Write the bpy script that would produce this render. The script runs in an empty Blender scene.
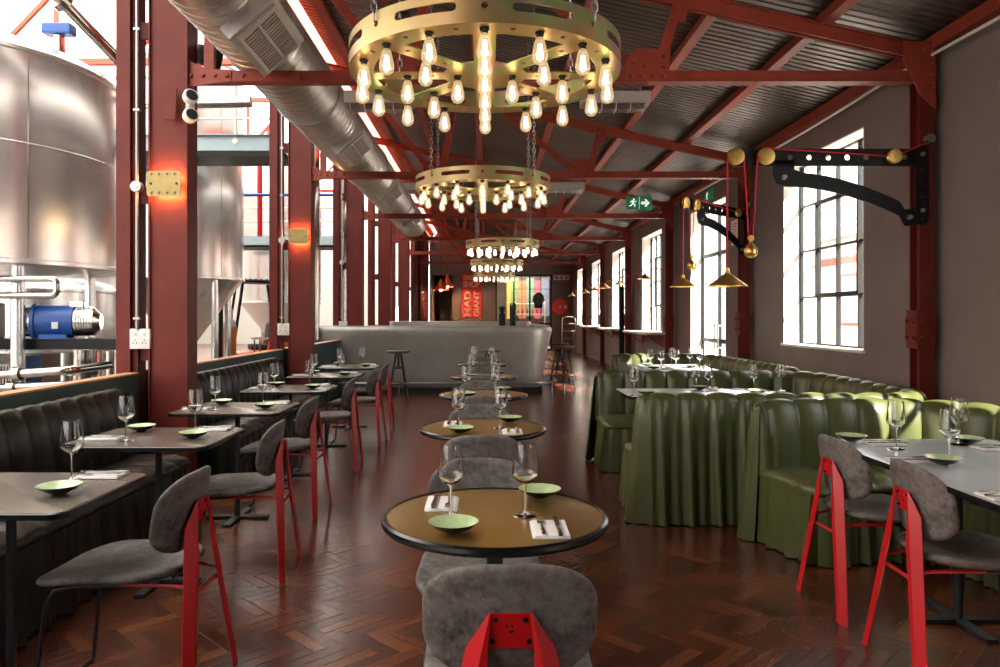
import bpy, bmesh, math, random
from mathutils import Vector, Matrix
random.seed(7)
PI = math.pi
SC = bpy.context.scene
COL = SC.collection
F, U0, V0, H = 732.0, 487.0, 316.0, 1.37     # focal length (px), vanishing point, eye height

def px(u, v, y):
    """world point at depth y behind photo pixel u, v"""
    return Vector(((u - U0) * y / F, y, H - (v - V0) * y / F))

# ------------------------------------------------------------------ materials
def srgb(h):
    h = h.lstrip('#')
    out = []
    for i in (0, 2, 4):
        c = int(h[i:i + 2], 16) / 255
        out.append(c / 12.92 if c <= .04045 else ((c + .055) / 1.055) ** 2.4)
    return (*out, 1)

class N:
    """tiny node-tree helper"""
    def __init__(self, name):
        self.m = bpy.data.materials.new(name)
        self.m.use_nodes = True
        self.t = self.m.node_tree
        self.b = self.t.nodes['Principled BSDF']
        self.out = self.t.nodes['Material Output']
    def n(self, kind, **kw):
        x = self.t.nodes.new(kind)
        for k, v in kw.items():
            setattr(x, k, v)
        return x
    def l(self, a, b):
        self.t.links.new(a, b)
    def math(self, op, a, b=None, c=None):
        x = self.n('ShaderNodeMath', operation=op)
        for i, v in enumerate((a, b, c)):
            if v is None: continue
            if isinstance(v, (int, float)): x.inputs[i].default_value = v
            else: self.l(v, x.inputs[i])
        return x.outputs[0]
    def coord(self, kind='Object'):
        return self.n('ShaderNodeTexCoord').outputs[kind]
    def noise(self, scale, detail=4, rough=.55, vec=None, stretch=None):
        x = self.n('ShaderNodeTexNoise')
        x.inputs['Scale'].default_value = scale
        x.inputs['Detail'].default_value = detail
        x.inputs['Roughness'].default_value = rough
        v = vec if vec is not None else self.coord()
        if stretch:
            mp = self.n('ShaderNodeMapping'); mp.inputs['Scale'].default_value = stretch
            self.l(v, mp.inputs['Vector']); v = mp.outputs[0]
        self.l(v, x.inputs['Vector'])
        return x.outputs['Fac']
    def ramp(self, fac, stops):
        x = self.n('ShaderNodeValToRGB')
        e = x.color_ramp.elements
        while len(e) < len(stops): e.new(.5)
        for k, (p, c) in enumerate(stops):
            e[k].position = p; e[k].color = c
        self.l(fac, x.inputs[0])
        return x.outputs[0]
    def bump(self, hgt, strength=.2, dist=.01):
        x = self.n('ShaderNodeBump')
        x.inputs['Strength'].default_value = strength
        x.inputs['Distance'].default_value = dist
        self.l(hgt, x.inputs['Height'])
        self.l(x.outputs[0], self.b.inputs['Normal'])

def mat(name, col, rough=.5, metal=0, var=0, vscale=12, col2=None, bump=0, bscale=60, spec=None, coat=0, stretch=None, rvar=0, aniso=0):
    w = N(name)
    w.b.inputs['Roughness'].default_value = rough
    w.b.inputs['Metallic'].default_value = metal
    if aniso:
        tg = w.n('ShaderNodeTangent', direction_type='RADIAL', axis='Z'); w.l(tg.outputs[0], w.b.inputs['Tangent'])
        w.b.inputs['Anisotropic'].default_value = aniso
    if spec is not None: w.b.inputs['Specular IOR Level'].default_value = spec
    if coat:
        w.b.inputs['Coat Weight'].default_value = coat
        w.b.inputs['Coat Roughness'].default_value = .15
    c = srgb(col)
    w.b.inputs['Base Color'].default_value = c
    if col2 or var:
        d = srgb(col2) if col2 else tuple(min(1, x * (1 + var)) for x in c[:3]) + (1,)
        f = w.noise(vscale, 6, .6, stretch=stretch)
        a = c if col2 else tuple(x * (1 - var) for x in c[:3]) + (1,)
        w.l(w.ramp(f, [(.32, a), (.68, d)]), w.b.inputs['Base Color'])
    if rvar:
        f = w.noise(vscale * .6, 5)
        w.l(w.math('MULTIPLY_ADD', f, rvar * 2, rough - rvar), w.b.inputs['Roughness'])
    if bump:
        w.bump(w.noise(bscale, 4), bump, .01)
    return w.m

def emit(name, col, s):
    w = N(name)
    w.b.inputs['Base Color'].default_value = srgb(col)
    w.b.inputs['Emission Color'].default_value = srgb(col)
    w.b.inputs['Emission Strength'].default_value = s
    return w.m

def thin_glass(name, tint=(1, 1, 1, 1), refl=.10, edge=.75):
    w = N(name)
    tr = w.n('ShaderNodeBsdfTransparent'); tr.inputs[0].default_value = tint
    gl = w.n('ShaderNodeBsdfGlossy'); gl.inputs['Roughness'].default_value = .02
    lw = w.n('ShaderNodeLayerWeight'); lw.inputs['Blend'].default_value = .25
    f = w.math('MULTIPLY_ADD', lw.outputs['Fresnel'], edge, refl * .3)
    mx = w.n('ShaderNodeMixShader')
    w.l(f, mx.inputs[0]); w.l(tr.outputs[0], mx.inputs[1]); w.l(gl.outputs[0], mx.inputs[2])
    w.l(mx.outputs[0], w.out.inputs[0])
    return w.m

def solid_glass(name):
    w = N(name)
    g = w.n('ShaderNodeBsdfGlass'); g.inputs['IOR'].default_value = 1.45; g.inputs['Roughness'].default_value = 0
    w.l(g.outputs[0], w.out.inputs[0])
    return w.m

def parquet():
    w = N('herringbone_parquet')
    W, n = .062, 4
    g = w.coord('Object')
    mp = w.n('ShaderNodeMapping')
    mp.inputs['Rotation'].default_value = (0, 0, PI / 4)
    mp.inputs['Scale'].default_value = (1 / W,) * 3
    w.l(g, mp.inputs['Vector'])
    sp = w.n('ShaderNodeSeparateXYZ'); w.l(mp.outputs[0], sp.inputs[0])
    X, Y = sp.outputs[0], sp.outputs[1]
    i, j = w.math('FLOOR', X), w.math('FLOOR', Y)
    k = w.math('FLOORED_MODULO', w.math('SUBTRACT', i, j), 2 * n)
    hor = w.math('LESS_THAN', k, n - .5)
    m = w.math('SUBTRACT', 2 * n - 1, k)
    ax, by = w.math('SUBTRACT', i, k), w.math('SUBTRACT', j, m)
    def sel(a, b):  # hor ? a : b
        return w.math('ADD', w.math('MULTIPLY', a, hor), w.math('MULTIPLY', b, w.math('SUBTRACT', 1, hor)))
    idx, idy = sel(ax, w.math('ADD', i, 517.3)), sel(j, w.math('ADD', by, 91.7))
    along = sel(w.math('SUBTRACT', X, ax), w.math('SUBTRACT', Y, by))
    across = sel(w.math('SUBTRACT', Y, j), w.math('SUBTRACT', X, i))
    cb = w.n('ShaderNodeCombineXYZ'); w.l(idx, cb.inputs[0]); w.l(idy, cb.inputs[1])
    wn = w.n('ShaderNodeTexWhiteNoise'); w.l(cb.outputs[0], wn.inputs['Vector'])
    rnd = wn.outputs['Value']
    # grain along each block
    gv = w.n('ShaderNodeCombineXYZ')
    w.l(w.math('MULTIPLY_ADD', along, .35, w.math('MULTIPLY', rnd, 50)), gv.inputs[0])
    w.l(w.math('MULTIPLY', across, 3.0), gv.inputs[1]); w.l(w.math('MULTIPLY', rnd, 31), gv.inputs[2])
    gr = w.noise(2.2, 5, .6, vec=gv.outputs[0])
    big = w.noise(.35, 3, .5, vec=g)
    tone = w.math('ADD', w.math('MULTIPLY', w.math('POWER', rnd, 1.5), .5), w.math('ADD', w.math('MULTIPLY', gr, .42), w.math('MULTIPLY', big, .25)))
    colr = w.ramp(tone, [(.16, srgb('27120a')), (.42, srgb('431f11')), (.68, srgb('5a2d18')), (1.0, srgb('774727'))])
    w.l(colr, w.b.inputs['Base Color'])
    e1 = w.math('MINIMUM', across, w.math('SUBTRACT', 1, across))
    e2 = w.math('MINIMUM', along, w.math('SUBTRACT', n, along))
    e = w.math('MINIMUM', w.math('MULTIPLY', w.math('MINIMUM', e1, e2), 18), 1)
    wv = w.noise(1.6, 3, .5, vec=g)
    hgt = w.math('ADD', w.math('ADD', e, w.math('MULTIPLY', rnd, .6)), w.math('MULTIPLY_ADD', gr, .25, w.math('MULTIPLY', wv, 1.2)))
    w.bump(hgt, .22, .003)
    w.l(w.math('MULTIPLY_ADD', gr, .14, w.math('MULTIPLY_ADD', big, .14, .10)), w.b.inputs['Roughness'])
    w.b.inputs['Specular IOR Level'].default_value = .55
    return w.m

def zinc_gold():
    """yellow-passivated steel with faint rainbow blotches"""
    w = N('passivated_gold_steel')
    f = w.noise(3.2, 4, .6)
    f2 = w.noise(2.1, 3, .5, stretch=(1, 1, 2))
    base = w.ramp(f, [(.25, srgb('a38e60')), (.5, srgb('b29f70')), (.75, srgb('a8a278'))])
    tint = w.ramp(f2, [(.36, srgb('ab9463')), (.52, srgb('b39f6c')), (.60, srgb('8fb46c')), (.66, srgb('bd8f96')), (.76, srgb('b39c68'))])
    mx = w.n('ShaderNodeMix', data_type='RGBA'); mx.inputs[0].default_value = .8
    w.l(base, mx.inputs[6]); w.l(tint, mx.inputs[7])
    w.l(mx.outputs[2], w.b.inputs['Base Color'])
    w.b.inputs['Metallic'].default_value = .7
    w.b.inputs['Roughness'].default_value = .36
    return w.m

def suede(name, a, b):
    w = N(name)
    f = w.noise(7, 8, .72); f2 = w.noise(45, 4, .7)
    t = w.math('MULTIPLY_ADD', f2, .35, w.math('MULTIPLY', f, .75))
    w.l(w.ramp(t, [(.38, srgb(a)), (.68, srgb(b))]), w.b.inputs['Base Color'])
    w.b.inputs['Roughness'].default_value = .62
    w.b.inputs['Specular IOR Level'].default_value = .2
    w.bump(f2, .12, .004)
    return w.m

def brushed(name, col, rough=.25, aniso_scale=(60, 60, 1), metal=1, aniso=0):
    w = N(name)
    f = w.noise(3, 4, .6, stretch=aniso_scale)
    c = srgb(col)
    w.l(w.ramp(f, [(.3, tuple(x * (.72 if not aniso else .9) for x in c[:3]) + (1,)), (.7, c)]), w.b.inputs['Base Color'])
    w.b.inputs['Metallic'].default_value = metal
    if aniso:
        tg = w.n('ShaderNodeTangent', direction_type='RADIAL', axis='Z'); w.l(tg.outputs[0], w.b.inputs['Tangent'])
        w.b.inputs['Anisotropic'].default_value = aniso
    w.l(w.math('MULTIPLY_ADD', f, .12, rough - .06), w.b.inputs['Roughness'])
    return w.m

M = {}
M['floor'] = parquet()
M['wall'] = mat('grey_wall_paint', '7a726d', .85, spec=.2, var=.10, vscale=1.6, bump=.25, bscale=30)
M['reveal'] = mat('white_reveal_paint', 'd9d4cf', .8, var=.03, bump=.1)
M['roof'] = mat('dark_roof_sheet', '5d544f', .36, metal=.6, var=.25, vscale=1.2, rvar=.1)
M['redsteel'] = mat('red_oxide_steel', '60221a', .52, spec=.25, var=.16, vscale=5, bump=.12, bscale=70)
M['redbeam'] = mat('red_oxide_beam', '85382a', .5, spec=.3, var=.14, vscale=5, bump=.12, bscale=70)
M['bolt'] = mat('red_bolt', '6a241c', .4)
M['chairred'] = mat('red_lacquered_steel', 'b50f17', .36, var=.05, vscale=8)
M['suede'] = suede('grey_suede', '2a2625', '7b7470')
M['suede_dark'] = suede('charcoal_felt', '35302e', '5d5552')
M['blackrod'] = mat('black_powder_coat', '24262a', .45, metal=.3)
M['blacksteel'] = mat('black_steel_plate', '0b0c0d', .5, spec=.25, var=.15, vscale=8)
M['brasstop'] = mat('bronze_tabletop', '8f7136', .33, metal=.75, col2='a28446', vscale=2.2, rvar=.07)
M['rim'] = mat('black_rubber_rim', '0b0c0e', .25)
M['darktop'] = mat('dark_zinc_tabletop', '625b50', .27, metal=.5, col2='756c5e', vscale=3, rvar=.08)
M['zinctop'] = mat('blue_grey_zinc_tabletop', 'bcc8ca', .25, metal=.3, col2='d0d8d8', vscale=3, rvar=.08)
M['green'] = mat('green_leather', '404525', .34, spec=.42, col2='4b502d', vscale=5, bump=.18, bscale=130, rvar=.06)
M['darkgreen'] = mat('blackish_leather', '15140e', .36, spec=.28, col2='1f1d15', vscale=5, bump=.18, bscale=130, rvar=.06)
M['teal'] = mat('dark_teal_paint', '27423f', .55, var=.08)
M['capwood'] = mat('pale_timber_cap', 'b98a68', .5, var=.15, vscale=9, stretch=(12, 1, 12))
M['brass'] = mat('polished_brass', 'dcb868', .32, metal=.9, var=.12, vscale=20)
M['gold'] = zinc_gold()
M['cord'] = mat('red_textile_cord', 'c01824', .7)
M['chain'] = mat('zinc_chain', '9a9a98', .35, metal=.9)
M['socket'] = mat('black_bakelite', '14110e', .4)
def bulb_mat():
    w = N('amber_bulb_glass')
    tr = w.n('ShaderNodeBsdfTransparent'); tr.inputs[0].default_value = (1, .93, .8, 1)
    em = w.n('ShaderNodeEmission'); em.inputs[0].default_value = (1, .72, .40, 1); em.inputs[1].default_value = 1.0
    gl = w.n('ShaderNodeBsdfGlossy'); gl.inputs['Roughness'].default_value = .05
    m1 = w.n('ShaderNodeMixShader'); m1.inputs[0].default_value = .35
    w.l(tr.outputs[0], m1.inputs[1]); w.l(em.outputs[0], m1.inputs[2])
    m2 = w.n('ShaderNodeMixShader'); m2.inputs[0].default_value = .08
    w.l(m1.outputs[0], m2.inputs[1]); w.l(gl.outputs[0], m2.inputs[2])
    w.l(m2.outputs[0], w.out.inputs[0])
    return w.m
M['bulb'] = bulb_mat()
M['warmbulb'] = emit('warm_pendant_bulb', 'ffd0a0', 600)
M['filament'] = emit('glowing_filament', 'ffe0b4', 24)
M['farbulb'] = emit('lit_bulb', 'ffdcc0', 2.0)
M['duct'] = brushed('galvanised_duct', 'd6d3cf', .34, (1, 30, 1), .8)
M['stainless'] = brushed('stainless_steel', 'eef0f0', .22, (2.2, 2.2, .2), .8, .7)
M['stainless2'] = brushed('polished_pipe_steel', 'd8d5d0', .15, (8, 8, 8))
M['grille'] = mat('grille_frame', 'c4bcb6', .45, metal=.3)
M['dark'] = mat('dark_cavity', '121212', .8)
M['concrete'] = mat('zinc_bar_cladding', '92918c', .38, metal=.3, col2='a2a19b', vscale=2.2, rvar=.07, bump=.05)
M['bartop'] = mat('zinc_bar_top', 'a5a39c', .3, metal=.35, col2='b3b1aa', vscale=2)
M['wood'] = mat('worn_timber', '4a3526', .5, col2='6d5139', vscale=8, stretch=(1, 8, 1))
M['white'] = mat('white_paint', 'dedbd6', .5, var=.02)
M['linen'] = mat('white_linen', 'e4e2de', .85, var=.02, bump=.2, bscale=200)
M['cutlery'] = mat('stainless_cutlery', 'a9a6a2', .18, metal=1)
M['dishgreen'] = mat('pale_green_glaze', '9fb384', .2, col2='b3c698', vscale=40)
M['dishdark'] = mat('dark_glaze', '1e211c', .25, var=.2)
M['glass'] = thin_glass('wine_glass_bowl', refl=.14, edge=.5)
M['stem'] = solid_glass('wine_glass_stem')
M['pane'] = thin_glass('window_pane', refl=.06, edge=.5)
M['heater'] = mat('heater_housing', 'a8a39d', .4, metal=.3)
M['plate'] = mat('dull_brass_plate', '9c8654', .5, metal=.5, var=.1)
M['strip'] = mat('red_clerestory_boards', 'a64c38', .6, var=.08)
M['hallwall'] = mat('hall_white_cladding', 'b9b6b1', .9, var=.03)
M['hallfloor'] = mat('brown_resin_floor', '6c5a4e', .45, var=.1, vscale=1)
M['extwhite'] = mat('pale_render', 'e6e2dc', .9, var=.03)
M['extground'] = mat('pale_concrete_ground', 'c9c2b8', .9, var=.06, vscale=.8)
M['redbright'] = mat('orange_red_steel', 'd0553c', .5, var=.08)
M['signgreen'] = emit('exit_sign_green', '0c6b45', .25)
M['signwhite'] = emit('exit_sign_white', 'e9f2ec', .5)
M['signred'] = mat('red_sign_paint', 'd8301f', .5)
M['signcream'] = mat('cream_letters', 'd8cbb4', .6)
def translucent_sheet():
    w = N('translucent_roof_sheet')
    t = w.n('ShaderNodeBsdfTranslucent'); t.inputs[0].default_value = (.46, .46, .46, 1)
    d = w.n('ShaderNodeBsdfDiffuse'); d.inputs[0].default_value = (.5, .5, .5, 1)
    mx = w.n('ShaderNodeMixShader'); mx.inputs[0].default_value = .35
    w.l(t.outputs[0], mx.inputs[1]); w.l(d.outputs[0], mx.inputs[2]); w.l(mx.outputs[0], w.out.inputs[0])
    return w.m
M['skyroof'] = translucent_sheet()
M['blue'] = mat('blue_motor_paint', '1c4f9c', .35)
M['orange'] = mat('orange_cylinder_paint', 'c4681c', .4, var=.1)
M['greyblue'] = mat('pale_blue_steel', '9fb3ba', .5, var=.05)
M['rubber'] = mat('black_rubber', '161616', .7)
M['plasticwhite'] = mat('white_plastic', 'dcd8d2', .4)
M['forkred'] = mat('forklift_orange', 'd04a22', .4)
M['glow'] = emit('amber_lamp_strip', 'ffb468', 180)
M['copper'] = mat('orange_copper_shade', 'd8613a', .35, metal=.3)

# ------------------------------------------------------------------ mesh builder
class MB:
    def __init__(self):
        self.bm = bmesh.new(); self.k = 0
    def mi(self, k):
        self.k = k; return self
    def _fin(self, verts, bev=0, seg=2):
        vs = list(verts)
        fs = {f for v in vs for f in v.link_faces}
        for f in fs: f.material_index = self.k
        if bev:
            es = {e for v in vs for e in v.link_edges}
            r = bmesh.ops.bevel(self.bm, geom=list(es), offset=bev, segments=seg, affect='EDGES', profile=.6)
            for f in r['faces']: f.material_index = self.k
        return vs
    def box(self, c, s, rot=None, bev=0, seg=2):
        m = Matrix.Translation(c) @ (rot.to_4x4() if rot else Matrix()) @ Matrix.Diagonal((*s, 1))
        r = bmesh.ops.create_cube(self.bm, size=1, matrix=m)
        self._fin(r['verts'], bev, seg); return self
    def span(self, a, b, bev=0):
        a, b = Vector(a), Vector(b)
        return self.box((a + b) / 2, [abs(x) for x in (b - a)], bev=bev)
    def bar(self, p, q, w, h, up=(0, 0, 1), bev=0):
        """box beam from p to q: w wide (sideways), h deep (along up)"""
        p, q = Vector(p), Vector(q)
        d = (q - p); L = d.length; d.normalize()
        u = Vector(up); s = d.cross(u)
        if s.length < 1e-4: s = d.cross(Vector((1, 0, 0)))
        s.normalize(); u = s.cross(d)
        R = Matrix((s, d, u)).transposed()
        return self.box((p + q) / 2, (w, L, h), rot=R, bev=bev)
    def cyl(self, p, q, r, r2=None, seg=16, cap=True, bev=0):
        p, q = Vector(p), Vector(q)
        d = q - p
        m = Matrix.Translation((p + q) / 2) @ d.to_track_quat('Z', 'Y').to_matrix().to_4x4()
        x = bmesh.ops.create_cone(self.bm, cap_ends=cap, segments=seg, radius1=r, radius2=r if r2 is None else r2, depth=d.length, matrix=m)
        self._fin(x['verts'], 0); return self
    def ball(self, c, r, seg=16, scale=(1, 1, 1)):
        m = Matrix.Translation(c) @ Matrix.Diagonal((*scale, 1))
        x = bmesh.ops.create_uvsphere(self.bm, u_segments=seg, v_segments=max(6, seg // 2), radius=r, matrix=m)
        self._fin(x['verts']); return self
    def grid(self, rows, cu=False, cv=False):
        """quads over rows of points; cu closes each row, cv closes the stack"""
        V = [[self.bm.verts.new(p) for p in r] for r in rows]
        nr, nc = len(V), len(V[0])
        for a in range(nr if cv else nr - 1):
            for b in range(nc if cu else nc - 1):
                q = (V[a][b], V[a][(b + 1) % nc], V[(a + 1) % nr][(b + 1) % nc], V[(a + 1) % nr][b])
                try:
                    f = self.bm.faces.new(q); f.material_index = self.k
                except ValueError:
                    pass
        return V
    def fan(self, ring):
        f = self.bm.faces.new(ring); f.material_index = self.k
    def tube(self, pts, r, seg=8, closed=False, cap=True):
        pts = [Vector(p) for p in pts]
        n = len(pts); rows = []; u = None
        for k, p in enumerate(pts):
            a = pts[k - 1] if (k or closed) else p
            b = pts[(k + 1) % n] if (k < n - 1 or closed) else p
            d = (b - a).normalized()
            if u is None:
                u = d.orthogonal().normalized()
            u = (u - d * u.dot(d)).normalized(); w = d.cross(u)
            rr = r[k] if isinstance(r, (list, tuple)) else r
            rows.append([p + (u * math.cos(2 * PI * t / seg) + w * math.sin(2 * PI * t / seg)) * rr for t in range(seg)])
        V = self.grid(rows, cu=True, cv=closed)
        if cap and not closed:
            self.fan(V[0][::-1]); self.fan(V[-1])
        return self
    def lathe(self, prof, seg=32, c=(0, 0, 0)):
        c = Vector(c)
        rows = [[c + Vector((max(r, 1e-4) * math.cos(2 * PI * t / seg), max(r, 1e-4) * math.sin(2 * PI * t / seg), z)) for t in range(seg)] for r, z in prof]
        self.grid(rows, cu=True); return self
    def prism(self, poly, t, m=None, bev=0, seg=2):
        """polygon in local XY extruded +-t/2 along local Z, placed with matrix m"""
        m = m or Matrix()
        a = [self.bm.verts.new(m @ Vector((x, y, -t / 2))) for x, y in poly]
        b = [self.bm.verts.new(m @ Vector((x, y, t / 2))) for x, y in poly]
        n = len(poly)
        fs = [self.bm.faces.new(a[::-1]), self.bm.faces.new(b)]
        for k in range(n):
            fs.append(self.bm.faces.new((a[k], a[(k + 1) % n], b[(k + 1) % n], b[k])))
        for f in fs: f.material_index = self.k
        if bev:
            es = [e for f in fs[:2] for e in f.edges]
            r = bmesh.ops.bevel(self.bm, geom=es, offset=bev, segments=seg, affect='EDGES', profile=.6)
            for f in r['faces']: f.material_index = self.k
        return self
    def mesh(self, me, m=None):
        """add a copy of a mesh datablock"""
        b = bmesh.new(); b.from_mesh(me)
        if m is not None: b.transform(m)
        vm = {}
        for v in b.verts: vm[v] = self.bm.verts.new(v.co)
        for f in b.faces:
            try:
                g = self.bm.faces.new([vm[v] for v in f.verts]); g.material_index = self.k
            except ValueError:
                pass
        b.free(); return self
    def build(self, name, mats, parent=None, ang=38, weld=True, xf=None):
        if weld: bmesh.ops.remove_doubles(self.bm, verts=self.bm.verts, dist=1e-5)
        if xf is not None: self.bm.transform(xf)
        bmesh.ops.recalc_face_normals(self.bm, faces=self.bm.faces)
        me = bpy.data.meshes.new(name)
        self.bm.to_mesh(me); self.bm.free()
        for m in (mats if isinstance(mats, (list, tuple)) else [mats]): me.materials.append(m)
        if ang:
            me.polygons.foreach_set('use_smooth', [True] * len(me.polygons))
            me.set_sharp_from_angle(angle=math.radians(ang))
        o = bpy.data.objects.new(name, me); COL.objects.link(o)
        if parent is not None: o.parent = parent
        return o

def rrect(w, h, r, n=6, cx=0, cy=0):
    out = []
    for qx, qy, a0 in ((1, 1, 0), (-1, 1, 90), (-1, -1, 180), (1, -1, 270)):
        for k in range(n + 1):
            a = math.radians(a0 + 90 * k / n)
            out.append((cx + qx * (w / 2 - r) + r * math.cos(a), cy + qy * (h / 2 - r) + r * math.sin(a)))
    return out
def circ(r, n=16, cx=0, cy=0, a0=0):
    return [(cx + r * math.cos(2 * PI * k / n + a0), cy + r * math.sin(2 * PI * k / n + a0)) for k in range(n)]

def plate(outer, holes, t):
    """mesh datablock of a flat plate (XY) with holes, +-t/2 thick"""
    cu = bpy.data.curves.new('tmp', 'CURVE'); cu.dimensions = '2D'; cu.fill_mode = 'BOTH'; cu.extrude = t / 2
    for poly in [outer] + holes:
        s = cu.splines.new('POLY'); s.points.add(len(poly) - 1)
        for k, (x, y) in enumerate(poly): s.points[k].co = (x, y, 0, 1)
        s.use_cyclic_u = True
    o = bpy.data.objects.new('tmp', cu); COL.objects.link(o)
    bpy.context.view_layer.update()
    me = bpy.data.meshes.new_from_object(o.evaluated_get(bpy.context.evaluated_depsgraph_get()))
    bpy.data.objects.remove(o); bpy.data.curves.remove(cu)
    return me
def text(body, size, ex=.002, align='CENTER', space=1):
    cu = bpy.data.curves.new('tmp', 'FONT'); cu.body = body; cu.size = size; cu.extrude = ex
    cu.align_x = align; cu.align_y = 'CENTER'; cu.offset = size * .022; cu.space_character = space
    o = bpy.data.objects.new('tmp', cu); COL.objects.link(o)
    bpy.context.view_layer.update()
    me = bpy.data.meshes.new_from_object(o.evaluated_get(bpy.context.evaluated_depsgraph_get()))
    bpy.data.objects.remove(o); bpy.data.curves.remove(cu)
    return me

# ------------------------------------------------------------------ things
def tag(o, label=None, cat=None, group=None, kind=None):
    if label: o['label'] = label
    if cat: o['category'] = cat
    if group: o['group'] = group
    if kind: o['kind'] = kind
    return o
def thing(name, label, cat, loc=(0, 0, 0), rz=0, group=None):
    o = bpy.data.objects.new(name, None); COL.objects.link(o)
    o.empty_display_size = .1
    o.location = loc; o.rotation_euler = (0, 0, rz)
    return tag(o, label, cat, group)
KIDS = {}
def kids(o):
    return [c for c in bpy.data.objects if c.parent == o]
def tree(o):
    """cache of a thing's tree, read once so copying stays fast"""
    if o.name not in KIDS: KIDS[o.name] = [(c, tree(c)) for c in kids(o)]
    return KIDS[o.name]
def dup(o, label=None, loc=None, rz=None, group=None, name=None):
    def cp(ch, par):
        for c, sub in ch:
            d = c.copy(); COL.objects.link(d); d.parent = par
            cp(sub, d)
    t = tree(o)
    r = o.copy(); COL.objects.link(r)
    if loc is not None: r.location = loc
    if rz is not None: r.rotation_euler = (0, 0, rz)
    tag(r, label, None, group)
    cp(t, r)
    return r
def struct(name, mb, m, label=None, ang=38, **kw):
    o = mb.build(name, m, ang=ang, **kw); o['kind'] = 'structure'
    if label: o['label'] = label
    return o
class Kind:
    """build a thing the first time, copy it after that"""
    def __init__(self, fn): self.fn = fn; self.first = None
    def __call__(self, label, loc, rz=0, group=None):
        if self.first is None:
            self.first = self.fn(); o = self.first
            o.location = loc; o.rotation_euler = (0, 0, rz); tag(o, label, None, group)
            tree(o)
            return o
        return dup(self.first, label, loc, rz, group)
# ================================================================== the room
XW, XL = 3.42, -2.28                    # inner face of the window wall; aisle face of the left columns
BAY, Y1 = 3.84, 5.55
YB = 29.3                               # back wall
CY = [Y1 + BAY * k for k in range(6)]   # column lines seen in the photo
def zr(x): return 3.37 + .225 * (3.2 - x)    # centre line of the rafters
WIN = [(6.64 + BAY * k, 8.44 + BAY * k) for k in range(-2, 6)]   # openings between columns
WZ = (1.03, 3.09)

struct('floor', MB().span((-2.75, -3, -.12), (3.75, YB + .3, 0)), M['floor'], 'reddish brown herringbone parquet floor', ang=0)
struct('floor_hall', MB().span((-16, -3, -.14), (-2.75, 38, -.01)), M['hallfloor'], ang=0)

# window wall: piers, dados and heads round every opening
def wall_with_openings():
    b = MB(); y = -3.0
    for k, (a, c) in enumerate(WIN):
        door = (k == 3)
        b.span((XW, y, 0), (XW + .3, a, 3.62))
        if not door: b.span((XW, a, 0), (XW + .3, c, WZ[0]))
        b.span((XW, a, WZ[1]), (XW + .3, c, 3.62))
        y = c
    b.span((XW, y, 0), (XW + .3, YB + .3, 3.62))
    return b
struct('wall_right', wall_with_openings(), M['wall'], 'grey painted wall with tall windows', ang=0)
for k, (a, c) in enumerate(WIN):
    door = (k == 3)
    z0 = 0 if door else WZ[0]
    b = MB()                                    # thin white lining of the opening
    t = .012
    b.span((XW - .002, c - t, z0), (XW + .3, c, WZ[1])); b.span((XW - .002, a, z0), (XW + .3, a + t, WZ[1]))
    b.span((XW - .002, a, WZ[1] - t), (XW + .3, c, WZ[1]))
    if not door: b.span((XW - .03, a - .02, z0), (XW + .3, c + .02, z0 + .025))
    struct(f'trim_{k + 1}', b, M['reveal'], ang=0)
    x = XW + .2
    b = MB(); w = .022
    if door:
        nv, rowz = 2, [.02, .98, 2.35, WZ[1] - t]
    else:
        nv, rowz = 4, [z0 + .03, z0 + .55, z0 + 1.07, z0 + 1.58, WZ[1] - t]
    cw = .06 if door else w
    for j in range(nv + 1):
        yy = a + t + (c - a - 2 * t) * j / nv
        b.box((x, yy, (z0 + WZ[1]) / 2), (.04, (cw if door else (w if 0 < j < nv else .045)), WZ[1] - z0 - .03))
    for zz in rowz:
        b.box((x, (a + c) / 2, zz), (.04, c - a - 2 * t, cw if door else w))
    if not door:                                # opening sash in the middle
        yy0, yy1 = a + (c - a) * .25, a + (c - a) * .75
        for zz in (rowz[1] + .02, rowz[3] - .02): b.box((x - .02, (yy0 + yy1) / 2, zz), (.03, yy1 - yy0, .03))
        for yy in (yy0, yy1): b.box((x - .02, yy, (rowz[1] + rowz[3]) / 2), (.03, .03, rowz[3] - rowz[1]))
    fr = struct(f'door_{k + 1}' if door else f'window_{k + 1}', b, M['blacksteel'],
                'tall black framed glazed door to the yard' if door else None, ang=0)
    MB().box((x, (a + c) / 2, (z0 + WZ[1]) / 2), (.006, c - a - 2 * t, WZ[1] - z0 - .03)).build('pane', M['pane'], fr, ang=0)
    if door:
        h = MB()
        for dy in (-.09, .09):
            h.cyl((x - .06, (a + c) / 2 + dy, .85), (x - .06, (a + c) / 2 + dy, 1.25), .013)
            for zz in (.88, 1.22): h.cyl((x - .06, (a + c) / 2 + dy, zz), (x, (a + c) / 2 + dy, zz), .009)
        h.build('door_handle', M['chain'], fr)

# baseboard of the window wall
b = MB(); y = -3.0
for k, (a, c) in enumerate(WIN):
    if k == 3:
        b.span((XW - .02, y, 0), (XW, a, .14)); y = c
b.span((XW - .02, y, 0), (XW, YB, .14))
struct('baseboard_right', b, M['wall'], ang=0)

# back wall with a doorway at the left and a glazed shop front
b = MB()
DX0, DX1, SX0, SX1, SZ = -2.2, -1.38, .34, 2.60, 3.02
b.span((-2.3, YB, 0), (DX0, YB + .25, 4.7)); b.span((DX1, YB, 0), (SX0, YB + .25, 4.7)); b.span((SX1, YB, 0), (XW + .3, YB + .25, 4.7))
b.span((DX0, YB, 3.0), (DX1, YB + .25, 4.7)); b.span((SX0, YB, SZ), (SX1, YB + .25, 4.7))
struct('wall_back', b, M['wall'], 'grey end wall with the shop front', ang=0)
struct('wall_near', MB().span((-2.75, -3.2, 0), (3.75, -3, 4.9)), M['wall'], ang=0)
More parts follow.
